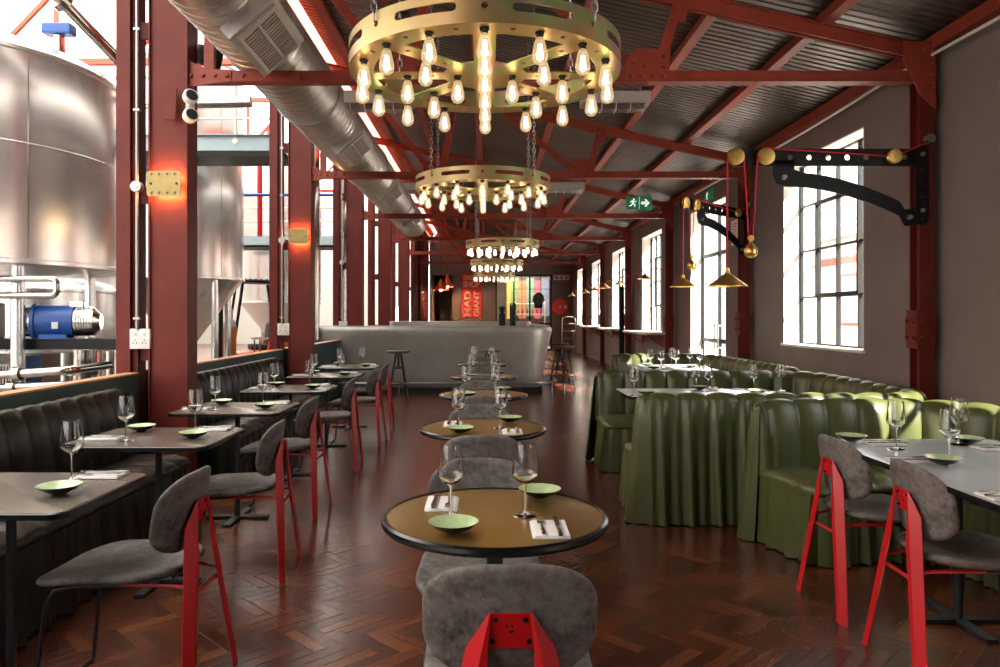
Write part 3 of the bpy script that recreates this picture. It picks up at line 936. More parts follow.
def booth(name, label, cat, pts, side, m, rad=.5, w=.2, top=.86, sd=.55, thick=.09, ends=(True, True), ds=.0166):
    """channel tufted bench: side = +1 when the seat lies left of the path"""
    root = thing(name, label, cat, (pts[0][0], pts[0][1], 0))
    org = Matrix.Translation((-pts[0][0], -pts[0][1], 0))
    fr = smooth_path(pts, rad, ds)
    L = fr[-1][0]; nch = max(1, round(L / w)); cw = L / nch
    def at(p, T, Nn, d, z, ext=0): return p + Nn * (side * d) + T * ext + Vector((0, 0, z))
    def sections():
        """path frames with rounded closing sections at both ends: (s, p, T, N, squeeze, extension)"""
        out = []
        s0, p0, t0, n0 = fr[0]; s1, p1, t1, n1 = fr[-1]
        A = [90, 80, 68, 54, 38, 20]
        for a in A: out.append((0, p0, t0, n0, math.cos(math.radians(a)), -math.sin(math.radians(a))))
        for s, p, T, Nn in fr: out.append((s, p, T, Nn, 1, 0))
        for a in A[::-1]: out.append((L, p1, t1, n1, math.cos(math.radians(a)), math.sin(math.radians(a))))
        return out
    SEC = sections()
    def bul(s):
        return abs(math.sin(PI * s / cw)) ** .45
    # backrest
    b = MB(); rows = []
    prof = [(.02, .40, 0), (.10, .40, 0), (.112, .47, .9), (.108, .58, 1), (.098, .68, 1), (.085, .77, 1), (.062, .83, .8), (.03, top - .008, .6), (0, top, .5), (-.035, top - .008, .5), (-.06, top - .03, .5), (-.068, top - .06, .4), (-.05, .70, 0)]
    for s, p, T, Nn, sq, ex in SEC:
        bb = bul(s) if abs(ex) < .01 else .35 * sq
        r = []
        for d, z, k in prof:
            nx = 1 if z < top - .09 else .6
            dd = (d + .046 * (bb - .8) * k * (1 if d > 0 else -.6)) * sq
            zz = z + (.024 * (bb - 1) if z > .8 else 0) - (.03 * (1 - sq) if z > .6 else 0)
            r.append(at(p, T, Nn, dd, zz, ex * .075))
        rows.append(r)
    V = b.grid(rows, cu=True)
    b.fan(V[0]); b.fan(V[-1][::-1])
    b.build('backrest', m, root, ang=75, xf=org)
    # cloth drape down the back and round the ends
    b = MB(); rows = []
    dp = [(0, top - .045, .060), (.06, .78, .072), (.2, .66, .080), (.45, .45, .090), (.75, .22, .105), (1, .008, .125)]
    line = []
    if ends[0]:
        p, T, Nn = fr[0][1:]
        for d in (.5, .3, .1, 0, -.1): line.append((d * .12 - .5 * .0, p + Nn * side * (.10 * (d * 2)) , -T))
        line = [(k * .03, p + Nn * side * dd, -T) for k, dd in enumerate((.085, .05, .02, -.01, -.035))]
    s_off = .15
    corner0 = []
    seq = []
    if ends[0]:
        p, T, Nn = fr[0][1:]
        for k, dd in enumerate((.05, .03, .0)): seq.append((.03 + k * .03, p + Nn * side * dd, -T))
        for a in (20, 45, 70): seq.append((.12 + a / 700, p, (-T * math.cos(math.radians(a)) - Nn * side * math.sin(math.radians(a)))))
    for s, p, T, Nn in fr: seq.append((s + .25, p, Nn * -side))
    if ends[1]:
        p, T, Nn = fr[-1][1:]
        for a in (70, 45, 20): seq.append((L + .25 + (90 - a) / 700, p, (T * math.cos(math.radians(a)) - Nn * side * math.sin(math.radians(a)))))
        for k, dd in enumerate((.0, .03, .05)): seq.append((L + .4 + k * .03, p + Nn * side * dd, T))
    for s, p, D in seq:
        f = fold(s, 1.3)
        tk = bul(s - .25) if 0 <= s - .25 <= L else .5
        rows.append([p + D * (o + .022 * (tk - .6) * max(0, 1 - t / .4) + (.012 + .065 * t ** .7) * (f - .35) * (1 if t > 0 else .4)) + Vector((0, 0, z)) for t, z, o in dp])
    b.grid(rows)
    o = b.build('back_drape', m, root, ang=80, xf=org)
    # seat
    b = MB(); rows = []
    sp = [(.06, .405, 0), (.06, .452, 0), (.14, .462, .6), (.26, .468, 1), (.38, .466, 1), (sd - .09, .458, 1), (sd - .03, .440, .8), (sd, .410, .5), (sd - .01, .385, 0), (sd - .06, .38, 0)]
    for s, p, T, Nn, sq, ex in SEC:
        bb = bul(s) if abs(ex) < .01 else .6
        rows.append([at(p, T, Nn, d * (1 if sq > .99 else (sq * .22 + .78)) if d > .1 else d, z + .022 * (bb - .9) * k - .05 * (1 - sq) * (1 if z > .44 else .2), ex * .07) for d, z, k in sp])
    V = b.grid(rows, cu=True); b.fan(V[0]); b.fan(V[-1][::-1])
    b.build('seat', m, root, ang=75, xf=org)
    # skirt hanging from the seat edge, round the open ends as well
    b = MB(); rows = []; seq = []
    kp = [(0, .415, -.012), (.1, .36, -.004), (.4, .25, 0), (.75, .12, .006), (1, .008, .012)]
    if ends[0]:
        p, T, Nn = fr[0][1:]
        n = 14
        for k in range(n): seq.append((k * .035, p + Nn * side * (.03 + (sd - .08) * k / (n - 1)) - T * .065, -T))
        for a in (25, 50, 72): seq.append((n * .035 + a / 900, p + Nn * side * (sd - .05) - T * .02, (-T * math.cos(math.radians(a)) + Nn * side * math.sin(math.radians(a))) * 1.0))
    for s, p, T, Nn in fr: seq.append((s + .6, p + Nn * side * (sd - .008), Nn * side))
    if ends[1]:
        p, T, Nn = fr[-1][1:]
        for a in (72, 50, 25): seq.append((L + .7, p + Nn * side * (sd - .05) + T * .02, (T * math.cos(math.radians(a)) + Nn * side * math.sin(math.radians(a)))))
        for k in range(13, -1, -1): seq.append((L + .8 + (13 - k) * .035, p + Nn * side * (.05 + (sd - .10) * k / 13) + T * .06, T))
    for s, p, D in seq:
        f = fold(s, 4.2)
        rows.append([p + D * (o + (.006 + .058 * t ** .8) * (f - .4)) + Vector((0, 0, z)) for t, z, o in kp])
    b.grid(rows)
    b.build('skirt', m, root, ang=80, xf=org)
    return root
booth('green_booth', 'green channelled leather booth curving round the zinc table', 'booth',
      [(1.70, 4.50), (2.1, 4.61), (2.6, 4.60), (2.98, 4.28), (3.10, 3.8), (3.12, 1.4)], -1, M['green'], .35, .20)
booth('green_booth', 'U shaped green leather booth with a draped skirt beside the aisle', 'booth',
      [(1.07, 4.90), (3.03, 4.90), (3.05, 6.92), (1.09, 6.92)], 1, M['green'], .45, .20)
booth('green_booth', 'green leather booth below the glazed yard door, third from the camera', 'booth',
      [(1.78, 10.05), (3.08, 10.05), (3.08, 7.3)], -1, M['green'], .6, .20, ends=(True, False))
# two straight dark benches
def dark_bench(label, y0, y1):
    return booth('leather_bench', label, 'bench', [(-2.43, y0), (-2.43, y1)], -1, M['darkgreen'], .3, .17, top=.90, sd=.48)
dark_bench('dark leather channelled bench nearest the camera, under the big tank', .7, 4.82)
dark_bench('dark leather channelled bench between the first two double columns', 5.9, 8.45)
# ================================================================== chandeliers
def chandelier(far=False):
    R, BH = .637, .122
    r = thing('bulb_chandelier', None, 'chandelier')
    # band with slots, cut flat then wrapped
    L = 2 * PI * R
    holes = []
    for q in range(4):
        for c0, c1 in ((10, 35), (55, 80)):
            a, e = (q * 90 + c0) / 360 * L, (q * 90 + c1) / 360 * L
            holes.append(rrect(e - a, .036, .0179, 5, (a + e) / 2, .068))
        for c, rr in ((45, .013), (90 - .01, .014)):
            holes.append(circ(rr, 14, (q * 90 + c) / 360 * L - (.02 if c > 80 and q == 3 else 0), .07))
    me = plate([(0, 0), (L, 0), (L, BH), (0, BH)], holes, .006)
    bm = bmesh.new(); bm.from_mesh(me)
    for k in range(1, 96):
        bmesh.ops.bisect_plane(bm, geom=bm.verts[:] + bm.edges[:] + bm.faces[:], plane_co=(L * k / 96, 0, 0), plane_no=(1, 0, 0))
    for v in bm.verts:
        a = v.co.x / R + PI / 2; rr = R + v.co.z
        v.co = Vector((rr * math.cos(a), rr * math.sin(a), v.co.y))
    bm.to_mesh(me); bm.free()
    MB().mesh(me).build('band', M['gold'], r, ang=30)
    # wheel plate with eight spokes
    holes = []
    for q in range(8):
        a0 = q * PI / 4 + PI / 8
        r0, r1, hw = .20, .525, .048
        da0, da1 = math.asin(hw / r0), math.asin(hw / r1)
        t0, t1 = PI / 8 - da0, PI / 8 - da1
        pts = []
        for k in range(9):
            a = a0 - t1 + 2 * t1 * k / 8; pts.append((r1 * math.cos(a), r1 * math.sin(a)))
        if t0 > .02: pts += [(r0 * math.cos(a0 + t0), r0 * math.sin(a0 + t0)), (r0 * math.cos(a0 - t0), r0 * math.sin(a0 - t0))]
        else: pts.append((.16 * math.cos(a0), .16 * math.sin(a0)))
        holes.append(pts)
    if not far:
        for q in range(16):
            a = (q + .5) * PI / 8; holes.append(circ(.012, 10, .585 * math.cos(a), .585 * math.sin(a)))
        for q in range(8):
            a = q * PI / 4
            for rr in (.25, .47): holes.append(circ(.012, 10, rr * math.cos(a), rr * math.sin(a)))
    me = plate(circ(R, 96), holes, .006)
    MB().mesh(me, Matrix.Translation((0, 0, .003))).build('wheel_plate', M['gold'], r, ang=30)
    spots = [(.585, k * PI / 8) for k in range(16)] + [(.37, k * PI / 4) for k in range(8)] + [(.13, k * PI / 2) for k in range(4)]
    first = None
    for rr, a in spots:
        x, y = rr * math.sin(a), -rr * math.cos(a)
        if first is None:
            b = MB(); b.lathe([(.0125, -.020), (.017, -.026), (.024, -.05), (.0315, -.085), (.0325, -.098), (.030, -.112), (.02, -.125), (.008, -.131), (0, -.132)], 20 if not far else 12)
            b1 = b.build('bulb', M['bulb'] if not far else M['farbulb'], r, ang=70)
            b = MB(); b.lathe([(0, .001), (.019, .001), (.020, -.008), (.0145, -.012), (.0145, -.024), (0, -.024)], 16)
            s1 = b.build('socket', M['socket'], b1)
            f1 = None
            if not far:
                b = MB()
                for q in range(5):
                    c, s = math.cos(2 * PI * q / 5) * .008, math.sin(2 * PI * q / 5) * .008
                    b.cyl((c * .7, s * .7, -.05), (c * 1.5, s * 1.5, -.108), .0028, seg=6)
                f1 = b.build('filament', M['filament'], b1)
            first = (b1, s1, f1); b1.location = (x, y, 0)
        else:
            b1 = first[0].copy(); COL.objects.link(b1); b1.location = (x, y, 0); b1.parent = r
            for q in first[1:]:
                if q: c = q.copy(); COL.objects.link(c); c.parent = b1
    return r
def chain_mesh(h, name, parent):
    b = MB(); p, z, k = .038, 0, 0
    while z < h:
        loop = []
        for t in range(10):
            a = 2 * PI * t / 10
            u, w = .012 * math.cos(a), .017 * math.sin(a) + (.008 if math.sin(a) > 0 else -.008)
            loop.append((u, 0, z + w + .02) if k % 2 else (0, u, z + w + .02))
        b.tube(loop, .0036, 5, closed=True); z += p; k += 1
    return b.build(name, M['chain'], parent)
CHY = [(3.5, -.01, 2.517), (7.0, -.04, 2.56), (12.75, .27, 2.55), (17.8, .24, 2.60), (22.4, .21, 2.57)]
names = ['nearest', 'second', 'third', 'fourth', 'last']
first_near = first_far = None
for k, (y, x, z) in enumerate(CHY):
    lab = f'gold wheel chandelier hung with edison bulbs, {names[k]} from the camera'
    g = 'wheel chandeliers down the middle'
    if k < 2:
        if not first_near: first_near = o = chandelier(); o.location = (x, y, z); tag(o, lab, None, g); tree(o)
        else: o = dup(first_near, lab, (x, y, z))
    else:
        if not first_far: first_far = o = chandelier(True); o.location = (x, y, z); tag(o, lab, None, g); tree(o)
        else: o = dup(first_far, lab, (x, y, z))
    me = None
    for dx in (-.46, .46):
        c0 = None
        for dy in (-.45, .45):
            if c0 is None:
                c0 = chain_mesh(zr(x + dx) + .12 - z - .07, 'chain', o); c0.location = (dx, dy, .085)
            else:
                c = c0.copy(); COL.objects.link(c); c.parent = o; c.location = (dx, dy, .085)

# ================================================================== wall brackets with counterweighted brass pendants
def counter_lamp(label, root_pt, ang, L, drop, wdrop):
    """black plate arm swung from a wall column; local +X runs out along the arm"""
    r = thing('bracket_lamp', label, 'lamp', root_pt, ang)
    rot = Matrix.Rotation(PI / 2, 4, 'X')
    holes = [circ(.022, 14, L * t, .0) for t in (.10, .30, .40, .50, .60, .70, .80)]
    arm = plate(rrect(L + .10, .13, .06, 6, L / 2, 0), holes, .012)
    MB().mesh(arm, Matrix.Translation((0, .03, 0)) @ rot).build('arm', M['blacksteel'], r, ang=20)
    MB().mesh(plate(rrect(.10, .60, .048, 6, 0, -.21), [circ(.014, 10, 0, z) for z in (.02, -.1, -.2, -.3, -.40, -.46)], .014), Matrix.Translation((.02, .045, 0)) @ rot).build('mounting_plate', M['blacksteel'], r, ang=20)
    # curved brace
    up, lo = [], []
    for t in range(17):
        t /= 16
        x = .06 + (L * .72 - .06) * t
        zc = -.45 + .285 * math.sin(t * PI / 2) ** .9
        wd = .055 if t > .15 else .055
        up.append((x, zc + wd)); lo.append((x, zc - wd))
    xe = L * .72
    poly = [(.05, -.38), (.05, -.51), (.14, -.515)] + lo[2:] + [(xe + .07, -.20), (xe + .10, -.13), (xe + .10, -.02), (xe - .06, -.02), (xe - .06, -.09)] + up[2:15][::-1] + [(.14, -.39)]
    MB().mesh(plate(poly, [circ(.02, 12, .11, -.45), circ(.02, 12, xe + .02, -.15)], .012), Matrix.Translation((0, .03, 0)) @ rot).build('brace', M['blacksteel'], r, ang=20)
    b = MB()
    for x, z in ((.11, -.45), (xe + .02, -.15), (.02, .02), (.02, -.40)): b.cyl((x, .02, z), (x, .066, z), .016, seg=12)
    b.build('bolt', M['chain'], r)
    xs = (L - .01, L * .835, L * .165)
    for x in xs:
        b = MB(); rr = .062 if x != xs[2] else .052
        prof = [(0, -.03), (.012, -.03), (.014, -.024), (rr - .012, -.024), (rr, -.022), (rr, -.016), (rr - .01, -.006), (rr, .004), (rr, .010), (0, .010)]
        rows = [[Vector((x + q * math.cos(2 * PI * t / 28),   .06 - d, q * math.sin(2 * PI * t / 28))) for t in range(28)] for q, d in [(max(a, .0004), e) for a, e in prof]]
        b.grid(rows, cu=True); b.build('pulley', M['brass'], r, ang=35)
    # cord: lamp - end pulley - weight - second pulley - along the arm - wall cleat
    xe, xm, y = xs[0], xs[1], .066
    xw = (xe + xm) / 2
    pts = [(xe + .062, y, -drop + .1), (xe + .062, y, 0), (xe + .044, y, .044), (xe, y, .062), (xe - .044, y, .044), (xe - .062, y, 0), (xw + .016, y, -wdrop), (xw, y, -wdrop - .016), (xw - .016, y, -wdrop),
           (xm + .062, y, 0), (xm + .044, y, .044), (xm, y, .062), (xs[2], y, .0), (-.0, y, .10)]
    MB().tube(pts, .0055, 6).build('cord', M['cord'], r)
    b = MB(); b.cyl((-.02, y + .02, .13), (-.02, y - .05, .13), .03, seg=16); b.cyl((-.02, y + .025, .13), (-.02, y + .03, .13), .036, seg=16); b.build('cord_cleat', M['chain'], r)
    b = MB(); b.lathe([(.012, .015), (.016, 0), (.022, -.01), (.045, -.035), (.050, -.06), (.045, -.085), (.02, -.105), (0, -.108)], 24, (xw, y, -wdrop - .05))
    b.cyl((xw, y - .01, -wdrop - .01), (xw, y + .01, -wdrop - .01), .022, seg=16)
    b.build('counterweight', M['brass'], r, ang=50)
    b = MB(); t = -drop
    b.lathe([(.006, .10), (.016, .098), (.018, .062), (.022, .055), (.03, .05), (.145, -.035), (.146, -.040), (.143, -.038), (.03, .042), (.01, .045)], 40, (xe + .062, y, t))
    s = b.build('lamp_shade', M['brass'], r, ang=30)
    b = MB(); b.ball((xe + .062, y, t + .01), .02, 14, (1, 1, 1.3)); b.build('bulb', M['farbulb'], s)
    return r
counter_lamp('brass pendant on a black swing bracket fixed to the nearest wall column', (XR - .02, CY[0] - .025, 2.56), PI, 1.43, .93, .60)
counter_lamp('brass pendant on a black swing bracket fixed to the second wall column', (XR - .02, CY[1] - .025, 2.66), PI + math.radians(43), 1.45, .92, .60)

# ------------------------------------------------------------------ brass sconces above the wall counters
def sconce():
    r = thing('wall_sconce', None, 'lamp')      # origin on the wall, reaching to -X
    b = MB(); b.tube([(-.02, 0, .12), (-.2, 0, .15), (-.36, 0, .13), (-.40, 0, .06)], .009, 8); b.build('arm', M['chairred'], r)
    b = MB(); b.box((-.01, 0, .02), (.02, .05, .3), bev=.004); b.build('wall_plate', M['chairred'], r, ang=0)
    b = MB(); b.lathe([(.01, .07), (.02, .06), (.022, .04), (.14, -.045), (.142, -.05), (.02, .03)], 28, (-.40, 0, 0)); s = b.build('lamp_shade', M['brass'], r, ang=30)
    b = MB(); b.ball((-.40, 0, -.005), .02, 12); b.build('bulb', M['farbulb'], s)
    return r
SN = Kind(sconce)
for k, (y, w) in enumerate(((14.0, 'above the nearest wall counter'), (16.65, 'past the nearest wall counter'), (18.7, 'above the middle wall counter'),
                            (20.6, 'just past the fifth wall column'), (22.5, 'above the last wall counter'), (26.1, 'beside the end wall'))):
    SN(f'small brass cone lamp on a red wall arm {w}', (XW, y, 2.13), 0, 'wall lamps along the window wall')

# ------------------------------------------------------------------ glowing brass wall plates on the left columns
def plate_lamp():
    r = thing('wall_light', None, 'lamp')
    w, h = .25, .185
    holes = []
    for zz in (-.068, .068):
        for xx in (-.085, -.03, .03, .085): holes.append(circ(.010, 12, xx, zz))
    for xx in (-.095, .095): holes.append(circ(.011, 12, xx, 0))
    me = plate(rrect(w, h, .02), holes, .008)
    MB().mesh(me, Matrix.Translation((0, -.062, 0)) @ Matrix.Rotation(PI / 2, 4, 'X')).build('face_plate', M['plate'], r, ang=20)
    b = MB()
    for xx in (-.095, .095): b.cyl((xx, 0, 0), (xx, -.07, 0), .009, seg=12)
    b.box((0, -.012, 0), (.12, .022, .09)); b.build('back_box', M['socket'], r, ang=30)
    MB().box((0, -.052, 0), (.22, .006, .155)).build('light_baffle', M['plate'], r, ang=0)  # added baffle, stops the strips shining through the holes
    for zz in (-.066, .066):
        MB().box((0, -.032, zz), (.19, .016, .016)).build('lamp_strip', M['glow'], r, ang=0)
    return r
PLM = Kind(plate_lamp)
for k in range(2):
    PLM(['brass plate light glowing orange on the nearest double red column', 'brass plate light glowing orange on the second double red column'][k], (XC + .0, CY[k] - .098, 2.345 + .03 * k), 0, 'plate lights')
# sockets, conduits
def outlet():
    r = thing('socket_outlet', None, 'socket')
    b = MB(); b.box((0, -.022, 0), (.15, .044, .15), bev=.006); b.build('back_box', M['plasticwhite'], r)
    for x in (-.035, .035):
        MB().box((x, -.046, .035), (.018, .006, .022)).build('rocker_switch', M['grille'], r, ang=0)
        b = MB()
        for dx, dz in ((0, -.01), (-.012, -.03), (.012, -.03)): b.cyl((x + dx, -.044, dz), (x + dx, -.0455, dz), .005, seg=8)
        b.build('socket_face', M['dark'], r, ang=30)
    return r
OU = Kind(outlet)
OU('white double socket on the batten of the nearest red column', (-2.585, CY[0] - .06, 1.20), 0, 'white sockets')
OU('white double socket on the batten of the second red column', (-2.585, CY[1] - .06, 1.20), 0, 'white sockets')
OU('white double socket between the posts of the third red column', (-2.585, CY[2] - .06, 1.20), 0, 'white sockets')
for k in range(3):
    r = thing('conduit_pipe', f'thin silver conduit between the posts of the {["nearest", "second", "third"][k]} double red column', 'pipe', (-2.60, CY[k] - .11, 0), 0, 'conduits on the columns')
    MB().tube([(0, 0, 1.27), (0, 0, 5.2)], .0125, 10).build('pipe', M['chain'], r)
    b = MB(); b.cyl((0, -.03, 2.33), (0, .02, 2.33), .04, seg=20); b.cyl((0, -.036, 2.33), (0, -.03, 2.33), .018, seg=16); b.build('junction_box', M['chain'], r)
    b = MB()
    for z in (1.35, 2.9, 3.5): b.box((0, 0, z), (.05, .03, .02), bev=.004)
    b.build('saddle', M['chain'], r, ang=0)
# emergency twin spot, bracket and speaker on the nearest column
r = thing('emergency_light', 'white twin-spot emergency light on the side of the nearest red column', 'lamp', (-2.225, 5.46, 2.93), 0)
b = MB(); b.box((0, .03, 0), (.02, .12, .2), bev=.004); b.tube([(-.005, -.02, .0), (.03, -.05, 0)], .01); b.build('base', M['plasticwhite'], r, ang=30)
for z in (.065, -.075):
    b = MB(); b.lathe([(0, .09), (.03, .085), (.055, .05), (.062, 0), (.055, -.01), (0, -.01)], 24)
    X = Matrix.Translation((.045, -.06, z)) @ Matrix.Rotation(math.radians(75), 4, Vector((.7, .7, 0))) @ Matrix.Rotation(PI, 4, 'X')
    X = X @ Matrix.Diagonal((.92, .92, .92, 1))
    s = b.build('lamp_head', M['plasticwhite'], r, ang=50, xf=X)
    b = MB(); b.lathe([(.0, -.018), (.045, -.014), (.047, -.006)], 24); b.build('lens', M['dark'], s, xf=X)
b = MB(); b.box((0, 0, 0), (.075, .012, .24), rot=Matrix.Rotation(.05, 3, 'Y'), bev=.004); b.box((0, .02, .0), (.03, .04, .05))
o = b.build('cover_strip', M['redsteel'], ang=0); o.location = (-2.335, CY[0] - .135, 2.94); tag(o, 'red steel cover strip screwed to the face of the nearest column', 'plate')
r = thing('loudspeaker', 'black loudspeaker tucked behind the nearest tie beam under the duct', 'speaker', (-2.19, 5.72, 3.40), 0)
RM = Matrix.Rotation(-.5, 4, 'Z') @ Matrix.Rotation(.35, 4, 'Y')
b = MB(); b.box((.03, 0, 0), (.16, .14, .15), bev=.02); b.build('cabinet', M['rubber'], r, xf=RM)
b = MB(); b.cyl((.03, -.068, 0), (.03, -.076, 0), .055, seg=20); b.build('grille', M['dark'], r, xf=RM)
b = MB(); b.bar((-.10, 0, .0), (-.03, 0, 0), .02, .02); b.build('yoke', M['rubber'], r, ang=0)

# ------------------------------------------------------------------ infrared heaters under the trusses
def heater():
    r = thing('radiant_heater', None, 'heater')
    b = MB(); b.prism([(-.09, .05), (-.06, .065), (.06, .065), (.09, .05), (.09, -.035), (-.09, -.035)], .52, Matrix.Rotation(PI / 2, 4, 'Y') @ Matrix.Rotation(PI / 2, 4, 'Z'))
    b.build('housing', M['heater'], r, ang=20)
    b = MB(); b.prism([(-.07, -.035), (.07, -.035), (.055, -.075), (-.055, -.075)], .46, Matrix.Rotation(PI / 2, 4, 'Y') @ Matrix.Rotation(PI / 2, 4, 'Z'))
    b.build('reflector', M['stainless2'], r, ang=20)
    b = MB()
    for q in range(5): b.tube([(-.22 + q * .11, -.075, -.03), (-.22 + q * .11, -.05, -.085), (-.22 + q * .11, .05, -.085), (-.22 + q * .11, .075, -.03)], .0025, 5)
    b.build('guard', M['grille'], r)
    b = MB()
    for s in (-1, 1): b.cyl((s * .2, 0, .06), (s * .2, 0, .17), .006, seg=8)
    b.build('hanger', M['chain'], r)
    return r
HT = Kind(heater)
for k, (y, xs) in enumerate(((CY[0] + .12, (-.83, .99)), (CY[1] + .12, (-.82, 1.0)))):
    for j, x in enumerate(xs):
        HT(f'grey radiant heater under the {ordn[k]} truss, on its {["duct", "window"][j]} side', (x, y, 3.035), 0, 'radiant heaters')

# ------------------------------------------------------------------ signs
r = thing('exit_sign', 'green running man exit sign with an arrow, hung from the roof on wires', 'sign', (2.41, 11.6, 3.16))
b = MB(); b.box((0, 0, 0), (.40, .02, .20), bev=.003); b.build('board', M['signgreen'], r, ang=0)
XP = Matrix.Translation((0, -.012, 0)) @ Matrix.Rotation(PI / 2, 4, 'X')
b = MB()
def run_man(b, m, c, s):
    b.prism(circ(.085 * s, 12, c + .10 * s, .33 * s), .003, m)
    for p, q, w in (((.06, .20), (-.03, -.05), .15), ((.05, .20), (.24, .10), .07), ((.24, .10), (.33, .16), .06), ((.02, .19), (-.18, .15), .07), ((-.18, .15), (-.24, .02), .06),
                    ((.0, -.05), (.20, -.16), .09), ((.20, -.16), (.16, -.38), .08), ((-.03, -.05), (-.14, -.24), .09), ((-.14, -.24), (-.36, -.26), .08)):
        p, q = Vector((c + p[0] * s, p[1] * s, 0)), Vector((c + q[0] * s, q[1] * s, 0))
        b.box(m @ ((p + q) / 2), ((q - p).length + w * s * .5, w * s, .003), rot=(m.to_3x3() @ Matrix.Rotation(math.atan2(q.y - p.y, q.x - p.x), 3, 'Z')))
run_man(b, XP, -.10, .17)
b.build('running_figure', M['signwhite'], r, ang=0)
b = MB(); b.prism([(.03, .022), (.10, .022), (.085, .06), (.11, .06), (.165, 0), (.11, -.06), (.085, -.06), (.10, -.022), (.03, -.022)], .003, XP); b.box((0, -.0115, 0), (.006, .003, .19))
b.build('arrow', M['signwhite'], r, ang=0)
b = MB()
for x in (-.17, .17): b.cyl((x, 0, .1), (x, 0, zr(2.41 + x) + .13 - 3.16), .0025, seg=6)
b.build('wire', M['chain'], r)
r = thing('exit_sign', 'small green exit sign on the wall above the glazed yard door', 'sign', (XW, 11.2, 3.22))
b = MB(); b.box((-.012, 0, 0), (.024, .42, .16), bev=.003); b.build('board', M['signgreen'], r, ang=0)
b = MB(); run_man(b, Matrix.Translation((-.0255, 0, 0)) @ Matrix(((0, 0, -1, 0), (-1, 0, 0, 0), (0, 1, 0, 0), (0, 0, 0, 1))), -.10, .15)
b.build('running_figure', M['signwhite'], r, ang=0)
r = thing('notice_board', 'small white printed notice on the wall beside the yard door', 'notice', (XW, 10.1, 2.52))
b = MB(); b.box((-.006, 0, 0), (.012, .24, .34)); b.build('sheet', M['white'], r, ang=0)
b = MB()
for q in range(7): b.box((-.0125, 0, .12 - q * .038), (.002, .17 - .02 * (q % 3), .010))
b.build('print', M['redsteel'], r, ang=0)
# shop sign on the back wall
r = thing('shop_sign', 'tall red painted sign with cream lettering on the grey end wall', 'sign', (-.62, YB, 2.18))
b = MB(); b.box((0, -.015, .58), (.76, .03, .56)); b.box((0, -.015, -.30), (.76, .03, 1.16)); b.build('board', M['signred'], r, ang=0)
XP = Matrix.Translation((0, -.033, 0)) @ Matrix.Rotation(PI / 2, 4, 'X')
def sized(t, w, h):
    me = text(t, 1, .004)
    xs = [v.co.x for v in me.vertices]; ys = [v.co.y for v in me.vertices]
    cx, cy = (max(xs) + min(xs)) / 2, (max(ys) + min(ys)) / 2
    return me, Matrix.Diagonal((w / (max(xs) - min(xs)), h / (max(ys) - min(ys)), 1, 1)) @ Matrix.Translation((-cx, -cy, 0))
b = MB()
for t, w, h, x, z, rot in (('DRINK', .62, .17, 0, .72, 0), ('SHOP', .66, .25, 0, .46, 0), ('MAD', 1.0, .26, -.16, -.32, PI / 2), ('GIANT', 1.0, .22, .20, -.32, PI / 2)):
    me, S = sized(t, w, h)
    b.mesh(me, XP @ Matrix.Translation((x, z, 0)) @ Matrix.Rotation(rot, 4, 'Z') @ S)
b.build('lettering', M['signcream'], r, ang=0)
# fire point
r = thing('fire_sign', 'white strip sign with three red fire symbols above the hose reel', 'sign', (2.98, YB, 2.91))
b = MB(); b.box((0, -.008, 0), (.62, .016, .20)); b.build('board', M['white'], r, ang=0)
b = MB(); XP = Matrix.Translation((0, -.018, 0)) @ Matrix.Rotation(PI / 2, 4, 'X')
b.prism([(-.27, .02), (-.20, .07), (-.13, .02), (-.17, -.06), (-.23, -.06)], .004, XP); b.prism(rrect(.06, .14, .015), .004, XP); b.prism([(.2 + .07 * math.sin(a) ** 3 , .055 * math.cos(a) - .02 * math.cos(2 * a)) for a in [2 * PI * k / 20 for k in range(20)]], .004, XP)
b.build('symbols', M['signred'], r, ang=0)
r = thing('fire_hose_reel', 'round red fire hose reel on the end wall', 'hose reel', (2.92, YB - .015, 1.73))
b = MB(); b.cyl((0, -.16, 0), (0, -.15, 0), .32, seg=40); b.cyl((0, -.03, 0), (0, -.02, 0), .32, seg=40); b.cyl((0, -.15, 0), (0, -.03, 0), .2, seg=32); b.cyl((0, -.02, 0), (0, 0, 0), .06)
b.build('drum', M['signred'], r)
b = MB(); b.cyl((0, -.175, 0), (0, -.16, 0), .055, seg=20); b.box((.20, -.165, 0), (.13, .01, .16), bev=.003); b.build('hub', M['white'], r, ang=30)
b = MB()
for q in range(3): b.tube([((.22 + .028 * q) * math.cos(2 * PI * t / 32), -.09, (.22 + .028 * q) * math.sin(2 * PI * t / 32)) for t in range(32)], .022, 8, closed=True)
b.tube([(.28, -.09, 0), (.3, -.1, -.25), (.18, -.1, -.45), (.05, -.1, -.4)], .018, 8)
b.build('hose', M['signred'], r)
# hand trolley
r = thing('step_ladder', 'silver step ladder leaning on the wall corner below the hose reel', 'ladder', (3.0, 26.6, 0))
b = MB(); tl = [(-.26, .0, .02), (-.25, .25, 1.2), (-.22, .27, 1.30), (-.1, .28, 1.34), (.1, .28, 1.34), (.22, .27, 1.30), (.25, .25, 1.2), (.26, .0, .02)]
b.tube(tl, .016, 8); b.build('rail', M['chain'], r)
for q in range(4):
    z = .28 + q * .27
    MB().box((0, z * .2, z), (.5, .09, .025), bev=.004).build('step', M['chain'], r, ang=0)
